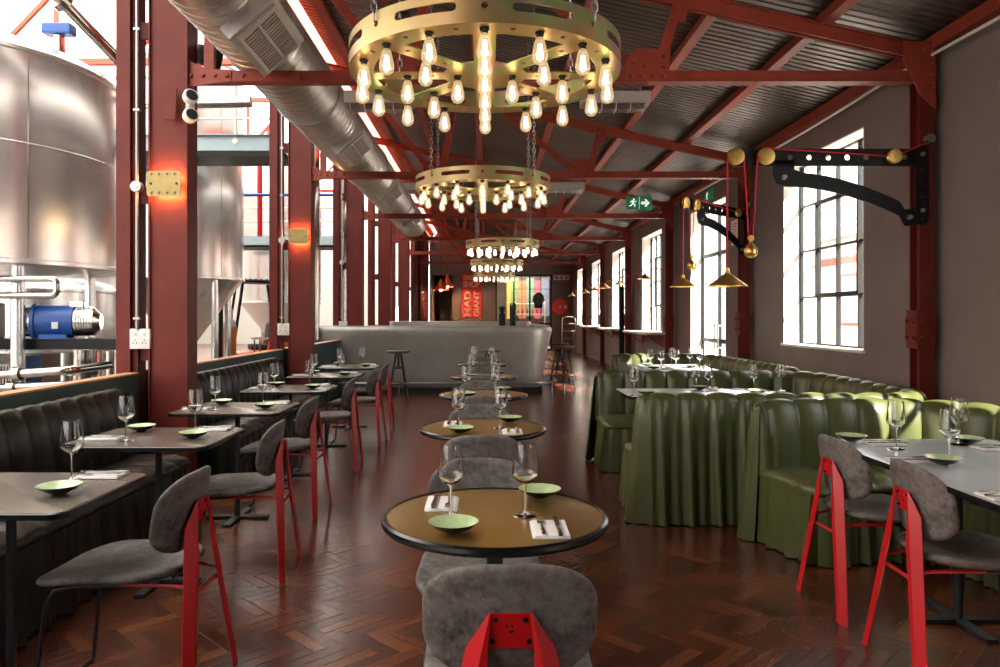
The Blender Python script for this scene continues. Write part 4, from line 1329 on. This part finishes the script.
# orange mountain shaped lampshades in the dark doorway
for k, (u, v, hh, ww) in enumerate(((441, 290, .42, .62), (447, 287, .50, .50))):
    p = px(u, v, 27.5 + .5 * k)
    r = thing('pendant_lamp', f'orange peaked pendant shade by the dark doorway, {["left one of the pair", "taller right one of the pair"][k]}', 'lamp', (p.x, p.y, p.z))
    b = MB(); b.lathe([(.015, hh), (.03, hh - .02), (ww * .27, hh * .45), (ww * .5, 0), (ww * .49, .0), (.02, hh - .04)], 32); s = b.build('lamp_shade', M['copper'], r, ang=40)
    MB().ball((0, 0, .02), .055, 12).build('bulb', M['warmbulb'], s)
    MB().cyl((0, 0, hh), (0, 0, zr(p.x) - p.z + .12), .006, seg=6).build('cord', M['rubber'], r)
# ================================================================== the bar
bar = thing('bar_counter', 'grey metal clad bar counter with a flared rounded end', 'bar counter', (-1.0, 12.9, 0))
path = smooth_path([(-3.06, 13.00), (1.00, 13.00), (1.02, 17.0)], .42, .04)
OB = Matrix.Translation((1.0, -12.9, 0))
def strip(prof, closed=True, n=None):
    b = MB(); rows = []
    for s, p, T, Nn in path: rows.append([p - Nn * d + Vector((0, 0, z)) for d, z in prof])   # d > 0 is outwards
    V = b.grid(rows, cu=closed)
    if closed: b.fan(V[0]); b.fan(V[-1][::-1])
    return b
body = strip([(-.12, 0.0), (-.02, .0), (-.02, .10), (.0, .12), (.02, .3), (.06, .55), (.11, .8), (.16, 1.0), (.185, 1.10), (.18, 1.145), (.155, 1.175), (.11, 1.19), (-.12, 1.19)]).build('body', M['concrete'], bar, ang=50, xf=OB)
strip([(-.14, 1.19), (.12, 1.19), (.12, 1.197), (-.14, 1.197)]).build('counter_top', M['bartop'], bar, ang=30, xf=OB)
strip([(-.03, 0), (.015, 0), (.015, .10), (-.03, .10)]).build('kick_plate', M['dark'], bar, ang=30, xf=OB)
for x in (-1.82, -.32):
    b = MB()
    b.tube([(x, 13.0 - d - .002, z) for d, z in ((.0, .12), (.02, .3), (.06, .55), (.11, .8), (.16, 1.0), (.185, 1.10), (.155, 1.175))], .004, 6)
    b.build('cladding_seam', M['capwood'], bar, xf=OB)
b = MB()
rl = [p + Vector((0, 0, .20)) - Nn * .26 for s, p, T, Nn in path if p.y < 14.2]
b.tube(rl, .019, 8)
b.build('foot_rail', M['chain'], bar, xf=OB)
for q in (.06, .3, .55, .8, .97):
    p = rl[int(q * (len(rl) - 1))]
    MB().cyl((p.x, p.y, 0), (p.x, p.y, .2), .012, seg=8).build('rail_post', M['chain'], bar, xf=OB)
b = MB()
b.prism(rrect(2.9, .9, .1, 5, -.55, 15.4), 1.26, Matrix.Translation((0, 0, .63)), bev=.03)
tag(b.build('back_counter', M['bartop'], ang=40), 'raised grey metal island standing inside the bar', 'counter')
r = thing('beer_tap_tower', 'black beer tap tower on the bar top, taller of the two', 'beer tap', (.46, 13.05, 1.197))
MB().cyl((0, 0, 0), (0, 0, .36), .055, seg=20).build('column', M['rubber'], r)
for k in range(3):
    b = MB(); b.cyl(((k - 1) * .04, -.05, .26), ((k - 1) * .04, -.13, .26), .009, seg=8); b.cyl(((k - 1) * .04, -.12, .27), ((k - 1) * .04, -.12, .40), .010, .014, seg=8); b.build('tap', M['rubber'], r)
r = thing('coffee_grinder', 'smaller black grinder shaped machine on the bar beside the tap tower', 'machine', (.27, 13.06, 1.197))
MB().box((0, 0, .11), (.11, .12, .22), bev=.015).build('body', M['rubber'], r, ang=0)
MB().lathe([(.03, .22), (.055, .30), (.055, .34), (0, .345)], 16).build('hopper', M['dark'], r)

def stool():
    r = thing('bar_stool', None, 'stool')
    b = MB(); b.lathe([(0, .755), (.12, .755), (.19, .765), (.195, .79), (.185, .80), (0, .80)], 32); b.build('seat', M['wood'], r)
    for q in range(4):
        a = PI / 4 + q * PI / 2 + .2
        c, s = math.cos(a), math.sin(a)
        MB().tube([(c * .055, s * .055, .755), (c * .10, s * .10, .55), (c * .21, s * .21, .012), (c * .225, s * .225, .006)], .0145, 8).build('leg', M['blackrod'], r)
    b = MB(); b.tube([(.165 * math.cos(2 * PI * t / 32), .165 * math.sin(2 * PI * t / 32), .26) for t in range(32)], .016, 8, closed=True); b.build('foot_ring', M['wood'], r)
    b = MB(); b.cyl((0, 0, .50), (0, 0, .756), .018, seg=12); b.lathe([(0, .49), (.08, .5), (.08, .52), (0, .53)], 20); b.build('screw_post', M['blackrod'], r)
    return r
ST = Kind(stool)
ST('round wooden bar stool on black legs at the middle of the bar front', (-1.47, 12.15, 0), 0, 'bar stools')
ST('round wooden bar stool behind the last round table, against the bar', (.05, 12.25, 0), .3, 'bar stools')
ST('round wooden bar stool standing clear of the rounded bar end', (1.45, 13.75, 0), .5, 'bar stools')
ST('bar stool half hidden by the flared end of the bar', (1.52, 15.3, 0), .1, 'bar stools')
for k, (y0, y1) in enumerate(((14.0, 16.3), (18.0, 20.1), (21.9, 24.0))):
    r = thing('wall_counter', f'white wall shelf counter on red brackets below a window, {ordn[k]} from the camera', 'shelf', (XW, (y0 + y1) / 2, 1.03), 0, 'wall counters')
    L = y1 - y0
    MB().box((-.20, 0, 0), (.40, L, .045), bev=.004).build('shelf_top', M['white'], r, ang=0)
    for s in (-1, 1):
        b = MB(); y = s * (L / 2 - .25)
        b.box((-.012, y, -.14), (.024, .05, .24)); b.box((-.17, y, -.032), (.32, .05, .02)); b.bar((-.02, y, -.25), (-.31, y, -.04), .045, .022)
        b.build('shelf_bracket', M['chairred'], r, ang=0)
r = thing('door_leaf', 'narrow dark door leaf standing open beside the fourth wall column', 'door', (XW - .07, 17.9, 0))
MB().box((-.11, -.30, 1.04), (.05, .62, 2.06), rot=Matrix.Rotation(-.30, 3, 'Z')).build('panel', M['rubber'], r, ang=0)
MB().cyl((-.22, -.52, 1.02), (-.30, -.52, 1.02), .012).build('door_knob', M['chain'], r)
r = thing('fire_alarm_panel', 'small red call point on the window wall beside the counter', 'alarm', (XW, 13.8, 1.9))
MB().box((-.02, 0, 0), (.04, .11, .30), bev=.006).build('body', M['signred'], r, ang=0)

# ------------------------------------------------------------------ shop front and what stands behind it
b = MB(); y = YB + .10
for x in (SX0 + .03, 1.08, 1.72, SX1 - .03): b.box((x, y, SZ / 2), (.06, .06, SZ))
for z in (.03, 1.06, SZ - .03): b.box(((SX0 + SX1) / 2, y, z), (SX1 - SX0, .06, .06))
for x in (1.4, 2.16): b.box((x, y, 2.04), (.02, .03, 1.9))
b.box(((1.08 + SX1) / 2, y, 2.45), (SX1 - 1.08, .03, .02))
sf = struct('window_9', b, M['blacksteel'], 'black framed shop window in the end wall', ang=0)
MB().box(((SX0 + SX1) / 2, y + .01, SZ / 2), (SX1 - SX0 - .06, .006, SZ - .06)).build('pane', M['pane'], sf, ang=0)
o = MB().box((.60, 30.2, 1.4), (.42, .03, 2.7)).build('hanging_banner', mat('pale_banner', 'd8d4c4', .8), ang=0)
tag(o, 'pale hanging banner behind the first pane of the shop window', 'banner')
cols = [('b89448', 'yellow'), ('6f8454', 'green'), ('a56d4a', 'orange'), ('73907c', 'mint green'), ('a8606a', 'pink'), ('868da6', 'lilac')]
for k, (c, nm) in enumerate(cols):
    x = .9 + k * .34
    o = MB().box((x, 32.6, 2.1 + .12 * (k % 2)), (.33, .04, 1.7)).build('wall_poster', mat(nm + '_poster', c, .7, var=.25, vscale=2.5), ang=0)
    tag(o, f'{nm} poster panel on the far wall of the shop', 'poster')
r = thing('hanging_shirt', 'black shirt hanging in the right pane of the shop window', 'shirt', (2.15, 30.6, 2.0))
b = MB(); b.prism([(-.06, .36), (.06, .36), (.22, .22), (.26, -.02), (.17, -.04), (.16, -.30), (-.16, -.30), (-.17, -.04), (-.26, -.02), (-.22, .22)], .08, Matrix.Rotation(PI / 2, 4, 'X'), bev=.02); b.build('cloth', M['dark'], r)
MB().tube([(-.2, 0, .25), (0, 0, .40), (.2, 0, .25)], .008).build('hanger', M['chain'], r)
MB().tube([(0, 0, .40), (0, 0, 1.58)], .004).build('cord', M['rubber'], r)
r = thing('display_shelf', 'white display shelf unit standing inside the shop', 'shelf', (1.85, 31.6, 0))
b = MB()
for z in (.5, 1.0, 1.45, 1.9): b.box((0, 0, z), (1.3, .35, .03))
b.build('shelf_board', M['white'], r, ang=0)
for x in (-.64, .64): MB().box((x, 0, 1.0), (.03, .35, 2.0)).build('upright', M['white'], r, ang=0)
pc = ['c23a4a', 'e0c23c', '3f8a5a', 'd8d4c8', '384a7a', 'c86a2a']
def bottle():
    b = MB(); b.lathe([(0, 0), (.034, 0), (.036, .01), (.036, .13), (.030, .16), (.013, .19), (.012, .24), (.014, .25), (0, .25)], 14)
    return tag(b.build('bottle', M['dark']), None, 'bottle')
bm_ = [mat(f'bottle_{n}', c, .25) for n, c in zip(('red', 'yellow', 'green', 'white', 'navy', 'amber'), pc)]
n = 0
for z in (1.015, 1.465):
    for q in range(6):
        o = bottle(); o.location = (1.35 + q * .2, 31.6, z); o.data.materials[0] = bm_[(n * 5 + q) % 6]
        tag(o, f'{("red", "yellow", "green", "white", "navy", "amber")[(n * 5 + q) % 6]} bottle on the {"lower" if z < 1.2 else "upper"} shelf inside the shop', None, 'shop bottles'); n += 1

# ================================================================== the brewery hall beyond the columns
struct('wall_hall', MB().span((-14.2, -3, 0), (-14, 38, 7.5)), M['hallwall'], ang=0)
struct('wall_hall_end', MB().span((-14, 36, 0), (-2.3, 36.2, 7.5)), M['hallwall'], ang=0)
b = MB(); x = -14.0
while x < -2.8:
    b.span((x, -3.2, 0), (min(x + .55, -2.75), -3, 7.3)); x += 1.45
b.span((-14, -3.2, 0), (-2.75, -3, .9))
struct('wall_hall_near', b, M['hallwall'], ang=0)  # unseen end wall, piers and gaps shaped to band the tank reflections
b = MB(); b.grid([[Vector((-14, -3, 7.3)), Vector((-2.0, -3, 7.3))], [Vector((-14, 36.2, 7.3)), Vector((-2.0, 36.2, 7.3))]])
struct('ceiling_hall', b, M['skyroof'], ang=0)  # roof added translucent, shields the tanks and spreads the sun softly
struct('trim_sun_screen', MB().span((-2.3, -3, 4.66), (-2.25, 36.2, 7.3)), M['hallwall'], ang=0)  # added screen closing the gap, keeps direct sun off the tanks
struct('trim_clerestory_lining', MB().span((-2.249, -3, 4.66), (-2.2, 36.2, 7.3)), M['strip'], ang=0)
def tank(name, label, x, y, r0, z0, z1, cone=None, legs=(), manway=None, dome=.25):
    t = thing(name, label, 'tank', (x, y, 0))
    b = MB()
    b.lathe([(r0, z0), (r0, z1)], 72)
    for z in (z0 + .0, z1): b.lathe([(r0 + .001, z - .025), (r0 + .018, z - .015), (r0 + .018, z + .015), (r0 + .001, z + .025)], 72)
    sh = b.build('shell', M['stainless'], t, ang=50)
    b = MB()
    zs = z0 + (z1 - z0) * .56
    b.lathe([(r0 + .001, zs - .004), (r0 + .004, zs), (r0 + .001, zs + .004)], 72)
    for a, q0, q1 in ((-1.0, z0, zs), (-1.02, zs, z1), (-.55, z0, z1)):
        p = Vector((r0 * math.cos(a), r0 * math.sin(a), 0)); b.cyl(p + Vector((0, 0, q0)), p + Vector((0, 0, q1)), .004, seg=6)
    b.build('weld_seam', M['stainless2'], sh)
    b = MB()
    if cone: b.lathe([(r0, z0), (cone[0], cone[1]), (0, cone[1])], 64)
    else: b.lathe([(r0, z0 + .01), (r0 * .6, z0 - .05), (0, z0 - .07)], 64)
    b.build('base_cone' if cone else 'base_dish', M['stainless'], t, ang=50)
    b = MB(); b.lathe([(r0, z1), (r0 * .9, z1 + dome * .45), (r0 * .55, z1 + dome * .85), (0, z1 + dome)], 64); b.build('lid', M['stainless'], t, ang=50)
    for a in legs:
        rr = r0 * .92
        p = Vector((rr * math.cos(a), rr * math.sin(a), 0))
        b = MB(); b.cyl(p, p + Vector((0, 0, z0 + (.02 if not cone else .08))), .052, seg=20); b.cyl(p, p + Vector((0, 0, .02)), .1, seg=20); b.build('leg', M['stainless'], t, ang=40)
    return t
la = math.atan2(5.85 - 6.55, -3.75 + 4.85)
tk = tank('brew_kettle', 'huge stainless brewing tank on round legs, nearest the camera', -4.85, 6.55, 1.42, 1.80, 3.48, None, (la, la + PI / 2, la + PI, la - PI / 2), dome=.30)
tank('fermenter_tank', 'conical stainless fermenter seen between the first and second red columns', -4.82, 11.6, .92, 1.95, 5.2, (.08, .78), (-.62, -1.25, 1.0, 2.4))
tank('water_tank', 'smaller stainless tank standing behind the big brewing tank\'s legs', -5.35, 8.75, .86, .98, 1.66, None, (-.7, -1.6, .8, 2.3), dome=.2)
tank('fermenter_tank', 'tall conical fermenter deeper in the hall, past the second column', -7.2, 12.6, 1.0, 1.7, 5.0, (.08, .5), (-.5, -1.5, .8, 2.4))
tank('fermenter_tank', 'tall stainless tank deep in the hall beyond the third column', -5.2, 18.5, 1.0, 1.7, 5.0, (.08, .5), (-.5, -1.5, .8, 2.4))
# motor pump on a black beam under the kettle
r = thing('support_beam', 'black steel beam carrying the blue motor under the big tank', 'beam', (-3.95, 6.05, 1.14))
MB().box((0, 0, 0), (3.0, .22, .085)).build('beam', M['blacksteel'], r, ang=0)
for x in (-1.3, 1.0): MB().box((x, 0, -.59), (.1, .1, 1.10)).build('post', M['blacksteel'], r, ang=0)
r = thing('pump_motor', 'blue pump motor with a finned silver end on the black beam', 'motor', (-3.50, 6.05, 1.322), .25)
b = MB(); b.cyl((-.20, 0, 0), (.10, 0, 0), .145, seg=32); b.cyl((-.23, 0, 0), (-.20, 0, 0), .165, seg=32); b.box((-.05, -.04, -.13), (.22, .2, .04)); b.build('casing', M['blue'], r, ang=40)
b = MB(); b.cyl((.10, 0, 0), (.26, 0, 0), .125, seg=32)
for q in range(6): b.cyl((.12 + q * .022, 0, 0), (.128 + q * .022, 0, 0), .138, seg=32)
b.lathe([(.0, 0)], 8) if False else None
b.cyl((.26, 0, 0), (.31, 0, 0), .125, .07, seg=32); b.build('finned_end', M['stainless2'], r, ang=30)
b = MB(); b.cyl((-.34, 0, 0), (-.23, 0, 0), .13, seg=28); b.build('flange', M['stainless2'], r)
b = MB(); b.box((.12, 0, .155), (.12, .1, .06), bev=.01); b.build('terminal_box', M['stainless2'], r, ang=0)
MB().box((-.03, -.144, -.03), (.05, .004, .06)).build('rating_plate', M['white'], r, ang=0)
r.scale = (.92, .92, .92)
r = thing('gear_box', 'grey box shaped gearbox beside the tank leg under the kettle', 'machine', (-4.22, 6.05, 1.33))
MB().box((0, 0, 0), (.36, .2, .3), bev=.02).build('body', M['heater'], r, ang=0)
b = MB(); b.cyl((.05, -.10, 0), (.05, -.14, 0), .09, seg=24); b.cyl((-.1, 0, .15), (-.1, 0, .26), .03); b.build('cover', M['stainless2'], r, ang=30)
def pipe_run(label, pts, r0, valves=(), m=None):
    t = thing('steel_pipe', label, 'pipe', pts[0])
    P = [Vector(p) for p in pts]; out = [P[0]]
    for k in range(1, len(P) - 1):
        a, c, d = P[k - 1], P[k], P[k + 1]; q = min(r0 * 3, (a - c).length * .4, (d - c).length * .4)
        s, e = c + (a - c).normalized() * q, c + (d - c).normalized() * q
        for i in range(7):
            i /= 6; out.append(s * (1 - i) ** 2 + c * 2 * i * (1 - i) + e * i * i)
    out.append(P[-1])
    X = Matrix.Translation(-P[0])
    MB().tube(out, r0, 14).build('tube', m or M['stainless2'], t, ang=50, xf=X)
    for k, f in enumerate(valves):
        a, c = P[f[0]], P[f[0] + 1]; p = a.lerp(c, f[1]); d = (c - a).normalized() * .025
        b = MB(); b.cyl(p - d, p + d, r0 * 1.7, seg=20); b.build('clamp', M['stainless2'], t, xf=X)
    return t
pipe_run('long stainless pipe low behind the teal wall, sloping up to the column', [(-5.4, 5.2, .82), (-3.0, 5.25, .98), (-3.0, 5.8, .98)], .032, ((0, .35), (0, .6), (0, .85)))
pipe_run('second stainless pipe low behind the teal wall, running under the first', [(-5.6, 5.45, .74), (-3.05, 5.5, .86)], .028, ((0, .5), (0, .8)))
pipe_run('stainless pipe with an elbow hanging just under the kettle base', [(-5.2, 5.7, 1.66), (-3.35, 5.7, 1.66), (-3.35, 5.7, 1.53), (-5.2, 5.7, 1.53)], .026, ((0, .3), (0, .62), (2, .4)))
pipe_run('vertical stainless pipe dropping beside the tank leg to a valve', [(-4.05, 5.75, 1.64), (-4.05, 5.75, .55)], .035, ((0, .2), (0, .55), (0, .75)))
pipe_run('short thick stainless pipe with a black valve below the beam', [(-3.48, 6.3, 1.08), (-3.48, 6.3, .7), (-3.9, 6.3, .62)], .075, ((0, .5),))
pipe_run('bright stainless pipe slanting down above the big tank', [(-3.3, 5.0, 3.93), (-2.9, 5.85, 3.37)], .045, ((0, .45),))
pipe_run('tall stainless downpipe just past the second column', [(-3.0, 12.75, 0), (-3.0, 12.75, 5.2)], .085)
pipe_run('second tall stainless downpipe just past the second column', [(-2.86, 14.6, 0), (-2.86, 14.6, 5.2)], .075)
pipe_run('white lagged pipe running through the hall above the walkway', [(-5.5, 9.0, 3.97), (-2.9, 9.0, 4.0)], .07)
r = thing('valve_actuator', 'blue handled valve on top of the big tank', 'valve', (-3.80, 6.5, 3.55))
MB().cyl((0, 0, 0), (0, 0, .30), .05).build('stem', M['stainless2'], r)
MB().box((0, 0, .36), (.26, .12, .10), bev=.02).build('handle', M['blue'], r, ang=0)
# walkway crossing in front of the fermenter
r = thing('walkway', 'pale blue steel walkway with white railings crossing above the fermenter legs', 'walkway', (-4.18, 9.85, 3.52))
b = MB(); b.box((0, 0, .17), (2.86, .06, .2)); b.box((0, -.02, .275), (2.86, .12, .012)); b.box((0, .62, .17), (2.86, .06, .2)); b.build('side_beam', M['greyblue'], r, ang=0)
MB().box((0, .30, .03), (2.86, .66, .07)).build('deck', M['blacksteel'], r, ang=0)
for z in (.50, .78, 1.05):
    MB().tube([(-1.35, -.02, z), (1.35, -.02, z)], .017, 8).build('rail', M['white'], r)
for x in (-1.2, -.55, .14, .8, 1.3):
    b = MB(); b.cyl((x, -.02, .2), (x, -.02, 1.1), .018, seg=10); b.cyl((x, -.04, .2), (x, -.03, .2), .04); b.build('rail_post', M['white'], r)
r = thing('walkway', 'second pale blue walkway deeper in the brewery hall', 'walkway', (-4.6, 16.5, 2.9))
b = MB(); b.box((0, 0, .17), (3.4, .06, .2)); b.build('side_beam', M['greyblue'], r, ang=0)
MB().box((0, .4, .05), (3.4, .8, .06)).build('deck', M['blacksteel'], r, ang=0)
for z in (.6, .9, 1.2): MB().tube([(-1.7, 0, z), (1.7, 0, z)], .02, 8).build('rail', M['white'], r)
for x in (-1.5, -.5, .5, 1.5): MB().cyl((x, 0, .2), (x, 0, 1.22), .02, seg=10).build('rail_post', M['white'], r)
for x in (-1.6, 1.6): MB().box((x, .4, -1.44), (.12, .12, 2.92)).build('post', M['redbright'], r, ang=0)
tank('added_vessel', 'added stainless vessel blocking the light behind the big brewing tank', -7.6, 9.6, 1.35, .55, 3.4, None, (-.7, -1.6, .8, 2.3), dome=.3)  # vessel added to block light behind and under the kettle
struct('wall_hall_dark_screen', MB().span((-9.5, 11.3, 0), (-6.1, 11.45, 1.12)), M['hallfloor'], ang=0)  # added dark screen, stands in for the gloom and clutter under the kettle
r = thing('heat_exchanger', 'plate heat exchanger standing low behind the blue motor', 'machine', (-4.75, 7.0, 0))
b = MB()
for q in range(22): b.box((-.3 + q * .028, 0, .5), (.012, .34, .8))
b.build('plate_pack', M['stainless2'], r, ang=0)
for x in (-.36, .34): MB().box((x, 0, .5), (.05, .42, .98), bev=.006).build('end_plate', M['blue'], r, ang=0)
for x, z in ((-.42, .25), (-.42, .78)):
    b = MB(); b.cyl((x - .02, -.1, z), (x + .06, -.1, z), .05, seg=18); b.build('port', M['stainless2'], r)
r = thing('keg', 'dented steel beer keg standing below the low pipes', 'keg', (-3.55, 5.75, 0))
b = MB(); b.lathe([(0, 0), (.17, 0), (.195, .03), (.2, .12), (.208, .14), (.2, .16), (.2, .38), (.208, .40), (.2, .42), (.195, .52), (.17, .56), (0, .56)], 32); b.build('shell', M['stainless2'], r)
b = MB(); b.lathe([(.17, .55), (.172, .64), (.165, .65), (.16, .64), (.16, .55)], 32); b.build('chime', M['stainless2'], r)
pipe_run('red vertical drop pipe hanging in the hall past the fermenter', [(-4.5, 14.5, 4.72), (-4.5, 14.5, 2.95)], .05, m=M['chairred'])
pipe_run('blue pipe crossing the hall high behind the second column', [(-8.0, 14.2, 3.72), (-2.9, 14.2, 3.72)], .03, m=M['blue'])
# gas cylinder
r = thing('gas_cylinder', 'orange gas cylinder with a grey green shoulder standing in the brewery', 'gas cylinder', (-4.43, 12.6, 0))
b = MB(); b.lathe([(0, 0), (.108, 0), (.112, .02), (.112, 1.16), (.11, 1.18)], 28); b.build('body', M['orange'], r)
b = MB(); b.lathe([(.11, 1.18), (.105, 1.24), (.08, 1.30), (.045, 1.33), (0, 1.335)], 28); b.build('shoulder', M['greyblue'], r)
b = MB(); b.lathe([(.05, 1.33), (.055, 1.34), (.055, 1.47), (.04, 1.5), (.035, 1.48), (.035, 1.34)], 20); b.build('valve_guard', M['white'], r)
# forklift
r = thing('forklift', 'orange and black forklift truck parked in the brewery hall', 'forklift', (-4.95, 15.4, 0), .5)
b = MB(); b.prism([(-.55, .22), (.75, .22), (.80, .45), (.78, .95), (.35, 1.02), (.25, .62), (-.35, .62), (-.55, .55)], .9, Matrix.Rotation(PI / 2, 4, 'X'), bev=.04); b.build('body', M['forkred'], r, ang=40)
b = MB()
for sx, x0, x1 in ((1, .62, .40), (-1, -.45, -.25)):
    for s in (-1, 1): b.bar((x0, s * .4, .6), (x1, s * .38, 2.05), .05, .05)
b.box((.08, 0, 2.08), (.85, .86, .05), bev=.01)
for q in range(6): b.box((-.2 + q * .11, 0, 2.12), (.03, .8, .03))
b.build('overhead_guard', M['blacksteel'], r, ang=0)
b = MB()
for s in (-1, 1): b.box((-.66, s * .25, 1.05), (.09, .07, 2.0))
for z in (.3, 1.0, 1.9): b.box((-.66, 0, z), (.06, .5, .08))
b.build('mast', M['blacksteel'], r, ang=0)
for s in (-1, 1): MB().box((-1.15, s * .2, .07), (.95, .1, .035)).build('fork_arm', M['blacksteel'], r, ang=0)
for x, y, q in ((-.42, .46, .24), (-.42, -.46, .24), (.5, .46, .2), (.5, -.46, .2)):
    MB().cyl((x, y - .08, q), (x, y + .08, q), q, seg=24).build('wheel', M['rubber'], r)
MB().box((.15, 0, .72), (.4, .44, .12), bev=.04).build('seat', M['rubber'], r, ang=0); MB().box((.36, 0, .98), (.12, .44, .5), rot=Matrix.Rotation(.15, 3, 'Y'), bev=.04).build('backrest', M['rubber'], r, ang=0)
# red lattice of the hall
def lattice(label, p, q, h):
    t = thing('lattice_girder', label, 'girder', p)
    P, Q = Vector(p), Vector(q); D = Q - P; up = Vector((0, 0, h)); X = Matrix.Translation(-P)
    for o in (Vector(), up): MB().bar(P + o, Q + o, .08, .08).build('chord', M['redbright'], t, ang=0, xf=X)
    n = max(2, round(D.length / h)); b = MB()
    for k in range(n):
        a, c = P + D * k / n, P + D * (k + 1) / n
        b.bar(a + (up if k % 2 else Vector()), c + (Vector() if k % 2 else up), .05, .05); b.bar(c, c + up, .05, .05)
    b.build('bracing', M['redbright'], t, ang=0, xf=X); return t
for k, y in enumerate((9.6, 14.5, 19.5)):
    lattice(f'orange red lattice roof girder of the brewery hall, {ordn[k]} from the camera', (-13.9, y, 4.7), (-2.9, y, 4.7), .95)
lattice('orange red lattice girder along the far brewery wall', (-13.95, 0, 4.0), (-13.95, 34, 4.0), 1.6)
for k, (x, y) in enumerate(((-10.2, 11.0), (-9.0, 17.0), (-6.5, 22.0), (-6.5, 27.0))):
    b = MB(); b.box((0, -.09, 3.5), (.2, .015, 7)); b.box((0, .09, 3.5), (.2, .015, 7)); b.box((0, 0, 3.5), (.015, .18, 7))
    o = b.build('hall_column', M['redbright'], ang=0); o.location = (x, y, 0)
    tag(o, f'orange red steel column standing inside the brewery hall, {ordn[k]} from the camera', 'column')
r = thing('work_table', 'small steel work table by the orange gas cylinder', 'table', (-3.85, 12.9, 0))
MB().box((0, 0, .98), (.5, .4, .03)).build('top', M['stainless2'], r, ang=0)
for x in (-.2, .2):
    for y in (-.15, .15): MB().cyl((x, y, 0), (x, y, .97), .015, seg=8).build('leg', M['stainless2'], r)

# ================================================================== outside the window wall
struct('ground_yard', MB().span((XW + .3, -6, -.2), (30, 45, -.02)), M['extground'], ang=0)
r = thing('yard_building', 'pale building with red trim across the yard, seen through the windows', 'building', (14, 18, 0))
b = MB(); b.box((2, 0, 2.2), (4, 46, 4.4)); b.build('wall', M['extwhite'], r, ang=0)
b = MB(); b.prism([(-.5, 4.4), (2, 5.4), (4.5, 4.4)], 46.5, Matrix.Rotation(PI / 2, 4, 'X')); b.build('roof', M['heater'], r, ang=0)
for q in range(9):
    y = -20 + q * 5
    f = MB().box((-.03, y, 2.0), (.08, 1.7, 2.0)).build('window', M['redbright'], r, ang=0)
    MB().box((-.06, y, 2.0), (.06, 1.5, 1.8)).build('pane', M['greyblue'], f, ang=0)
MB().box((-.06, 0, 3.55), (.1, 46, .28)).build('fascia', M['redbright'], r, ang=0)

# ================================================================== light
w = bpy.data.worlds.new('sky'); SC.world = w; w.use_nodes = True
bg = w.node_tree.nodes['Background']; bg.inputs[0].default_value = (.93, .96, 1, 1); bg.inputs[1].default_value = 4.2
sun = bpy.data.lights.new('sun', 'SUN'); sun.energy = 70; sun.angle = math.radians(.6); sun.color = (1, .93, .80)
so = bpy.data.objects.new('sun', sun); COL.objects.link(so)
so.rotation_euler = Vector((-1, 1.3, -1.3)).to_track_quat('-Z', 'Y').to_euler()
so.location = (20, -10, 20)
a = bpy.data.lights.new('shop_fill', 'AREA'); a.energy = 220; a.size = 2; a.color = (1, .9, .75)  # added area light with no fixture, brightens the shop
ao = bpy.data.objects.new('shop_fill', a); COL.objects.link(ao); ao.location = (1.3, 31.2, 3.5)

# ================================================================== camera
cd = bpy.data.cameras.new('camera'); cam = bpy.data.objects.new('camera', cd); COL.objects.link(cam)
cam.location = (0, 0, H); cam.rotation_euler = (PI / 2, 0, 0)
cd.sensor_width = 36; cd.lens = F / 1000 * 36
cd.shift_x = (500 - U0) / 1000; cd.shift_y = (V0 - 333.5) / 1000
cd.clip_start = .05
SC.camera = cam
SC.view_settings.view_transform = 'Standard'; SC.view_settings.look = 'None'
SC.view_settings.exposure = .28; SC.view_settings.gamma = 1; SC.view_settings.use_curve_mapping = False
SC.cycles.use_denoising = True
SC.cycles.caustics_reflective = False
SC.cycles.sample_clamp_indirect = 6
SC.cycles.max_bounces = 12; SC.cycles.transparent_max_bounces = 24; SC.cycles.diffuse_bounces = 4; SC.cycles.glossy_bounces = 4
